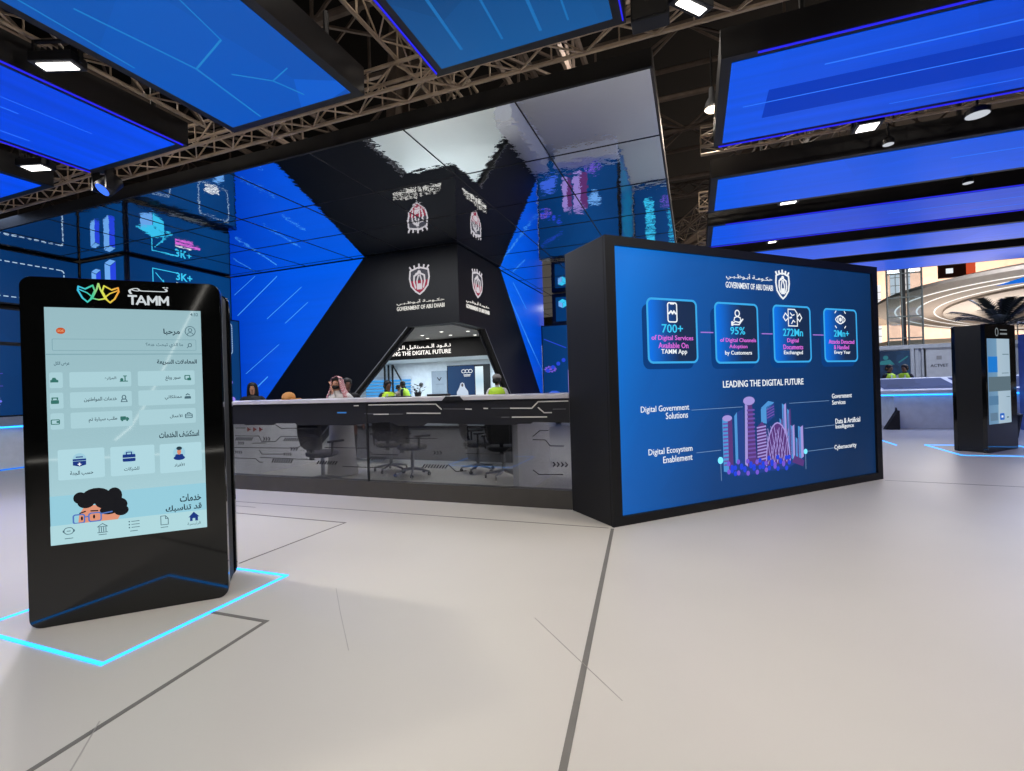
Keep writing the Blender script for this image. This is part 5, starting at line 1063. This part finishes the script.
def vest(t, jk, k, lean=0.):
    y0, y1, y2 = jk['spine'].y, jk['chest'].y, jk['neck'].y
    v = shell(t, 'vest', HIV, [(0, jk['pel'].y, .92 * k, .185, .145), (0, y0, 1.15 * k, .18, .14), (0, y1, 1.32 * k, .2, .15), (0, (y1 + y2) / 2, 1.42 * k, .19, .125), (0, y2, 1.47 * k, .09, .075)])
    shell(t, 'vest_tape', TAPE, [(0, y0, 1.10 * k, .186, .146), (0, y0, 1.15 * k, .186, .146)]); g = G()
    for s in (-1, 1): g.line([(s * .1, 1.0 * k), (s * .1, 1.4 * k)], .04, .150 - y1 - .0, .156 - y1, False)
    g.build('vest_stripe', TAPE, t)
# woman in black
t, jk, k = person('person with long black hair in a black abaya, leftmost behind the counter', (-8.32, 7.3, 0), .75, 1.68, DKC, DKC, SKIN, lhand=(.2, -.3, 1.30), rhand=(-.2, -.25, 1.1)); hair(t, jk, k, True)
shell(t, 'abaya', DKC, [(0, 0, .03, .27, .23), (0, 0, .5, .22, .18), (0, 0, .95, .18, .14), (0, 0, 1.22, .17, .13), (0, 0, 1.36, .17, .12), (0, 0, 1.41, .07, .065)])
# man in ghutra
t, jk, k = person('person in white robe and red checked headscarf resting a hand on his face', (-5.68, 6.75, 0), .25, 1.70, WHC, WHC, SKIN, lhand=(.24, -.28, 1.27), rhand=(-.07, -.17, 1.55), lean=.12)
shell(t, 'robe', WHC, [(0, 0, .03, .26, .22), (0, 0, .5, .22, .18), (0, 0, .95, .2, .16), (0, -.03, 1.15, .19, .15), (0, -.06, 1.3, .2, .14), (0, -.08, 1.4, .1, .08)])
x, y, z = jk['head']
def ghm():
    m = mat('headscarf_red_check', (206, 150, 150), .8); N = m.node_tree.nodes; L = m.node_tree.links; b = N['Principled BSDF']; tc = N.new('ShaderNodeTexCoord'); ck = N.new('ShaderNodeTexChecker'); ck.inputs['Scale'].default_value = 70
    ck.inputs['Color1'].default_value = (.50, .08, .1, 1); ck.inputs['Color2'].default_value = (.75, .62, .62, 1); L.new(tc.outputs['Object'], ck.inputs['Vector']); L.new(ck.outputs['Color'], b.inputs['Base Color']); return m
GHM = ghm()
def scarf(m):
    n = 20; rings = ((-.34, .24, .16, .05), (-.22, .2, .15, .045), (-.1, .135, .125, .03), (0, .108, .118, .02), (.06, .1, .11, .01), (.1, .07, .08, .01), (.118, .02, .025, .01)); vs = []; fs = []
    for dz, rx, ry, oy in rings:
        for i in range(n): a = PI * -.5 + .75 + (2 * PI - 1.5) * i / (n - 1); vs.append((x + rx * math.cos(a), y + oy + ry * math.sin(a), z + dz))
    for r in range(len(rings) - 1):
        for i in range(n - 1): q = r * n + i; fs.append((q, q + 1, q + n + 1, q + n))
    fs.append(tuple(range((len(rings) - 1) * n, len(rings) * n)))
    o = G().add(vs, fs).build('headscarf', m, t, smooth=True); so = o.modifiers.new('thickness', 'SOLIDIFY'); so.thickness = .012
    G().loft([(x, y + .01, z + .062, .106, .115), (x, y + .01, z + .078, .1, .108)], 20).build('head_cord', MATTE, t, smooth=True)
scarf(GHM)
shell(t, 'beard', HAIRM, [(x, y - .05, z - .105, .03, .03), (x, y - .052, z - .08, .055, .05), (x, y - .055, z - .055, .062, .046), (x, y - .07, z - .04, .03, .025)])
G().line([(-.01, 1.12), (.01, 1.3)], .07, .24, .246).build('lanyard_badge', mat('badge_yellow', (220, 184, 60), .5), t)
# dark haired person behind him
t, jk, k = person('person with black hair in dark clothes half hidden behind the headscarf wearer', (-6.05, 7.38, 0), .9, 1.69, DKC, DKC, SKIN2); hair(t, jk, k)
# hi vis people
t, jk, k = person('person with dark hair in yellow hi-vis vest left of the arch centre, facing right', (-6.5, 9.3, 0), 1.1, 1.66, DKC, NVC, SKIN2); hair(t, jk, k); vest(t, jk, k)
t, jk, k = person('person in yellow hi-vis vest bending to the left before the blue louvre panel', (-9.95, 15.5, 0), -1.5, 1.76, NVC, NVC, SKIN2, lean=.22); hair(t, jk, k); vest(t, jk, k)
t, jk, k = person('small person in pale pink top facing the bending vest wearer', (-10.42, 15.6, 0), 1.6, 1.62, mat('cloth_pink', (208, 176, 178), .8), NVC, SKIN); hair(t, jk, k)
t, jk, k = person('person in grey cap and yellow hi-vis vest seen from behind at the arch right', (-3.95, 9.6, 0), 3.3, 1.70, WHC, NVC, SKIN2); hair(t, jk, k); vest(t, jk, k)
x, y, z = jk['head']; shell(t, 'cap', mat('cap_grey', (130, 126, 124), .7), [(x, y, z + .03, .1, .112), (x, y, z + .08, .094, .105), (x, y, z + .125, .05, .055)])
t, jk, k = person('person in yellow hi-vis vest beside the billboard edge, before the container window', (5.5, 17.7, 0), .6, 1.74, DKC, NVC, SKIN2); hair(t, jk, k); vest(t, jk, k)
t, jk, k = person('person in yellow hi-vis vest just right of the other one before the container', (6.12, 18.4, 0), -.9, 1.74, DKC, NVC, SKIN2); hair(t, jk, k); vest(t, jk, k)

# small things on the counter
t = thing('baseball_cap', 'tan baseball cap lying on the counter top', 'cap', (-6.02, 5.95, 1.336), .1); TAN = mat('cap_tan', (190, 134, 70), .8)
G().loft([(0, 0, 0, .098, .105), (0, 0, .05, .1, .105), (0, 0, .09, .08, .085), (0, 0, .115, .04, .045), (0, 0, .12, .008, .008)], 20).build('crown', TAN, t, smooth=True); G().loft([(.13, 0, .004, .085, .075), (.14, 0, .018, .08, .07)], 16).build('peak', TAN, t)
t = thing('tablet', 'black tablet lying flat on the counter before the bending vest wearer', 'tablet', (-3.95, 5.9, 1.336), .1); G().box(-.16, -.1, 0, .16, .1, .012).build('case', MATTE, t, bevel=.004); G().box(-.145, -.085, .012, .145, .085, .014).build('display', GLOSSB, t)
t = thing('desk_plant', 'small dark leafy plant standing on the counter near its middle', 'plant', (-3.72, 6.05, 1.336)); G().loft([(0, 0, 0, .04, .04), (0, 0, .06, .055, .055)], 14).build('pot', MATTE, t)
g = G(); lm = mat('leaf_dark', (34, 40, 36), .6)
for i in range(40):
    a = i * 2.4; r = .03 + .07 * ((i * 13) % 40) / 40; zz = .06 + .12 * ((i * 7) % 40) / 40; c_ = Vector((r * math.cos(a), r * math.sin(a), zz)); u_ = Vector((math.cos(a), math.sin(a), .4)).normalized() * .04; w_ = Vector((-math.sin(a), math.cos(a), .2)) * .014; g.add([c_ - u_ * .3, c_ + w_ + u_ * .2, c_ + u_, c_ - w_ + u_ * .2], [(0, 1, 2, 3)])
    if i % 6 == 0: g.tube((0, 0, .05), c_, .003, 4)
g.build('foliage', lm, t)
t = thing('card_reader', 'small dark box on the counter right of the plant', 'device', (-3.3, 5.9, 1.336)); G().box(-.16, -.05, 0, .16, .05, .03).build('case', MATTE, t, bevel=.005); G().box(-.12, -.035, .03, .12, .03, .032).build('display', GLOSSB, t)

# ------------------------------------------------------------------ world and view
w = bpy.data.worlds.new('hall_air'); bpy.context.scene.world = w; w.use_nodes = True
w.node_tree.nodes['Background'].inputs['Color'].default_value = (.5, .55, .65, 1); w.node_tree.nodes['Background'].inputs['Strength'].default_value = .05
sc = bpy.context.scene
sc.view_settings.view_transform = 'Standard'; sc.view_settings.look = 'None'; sc.view_settings.exposure = 0; sc.view_settings.gamma = 1; sc.view_settings.use_curve_mapping = False
sc.cycles.max_bounces = 8; sc.cycles.glossy_bounces = 5; sc.cycles.diffuse_bounces = 3; sc.cycles.transparent_max_bounces = 12; sc.cycles.sample_clamp_indirect = 4; sc.cycles.caustics_reflective = False
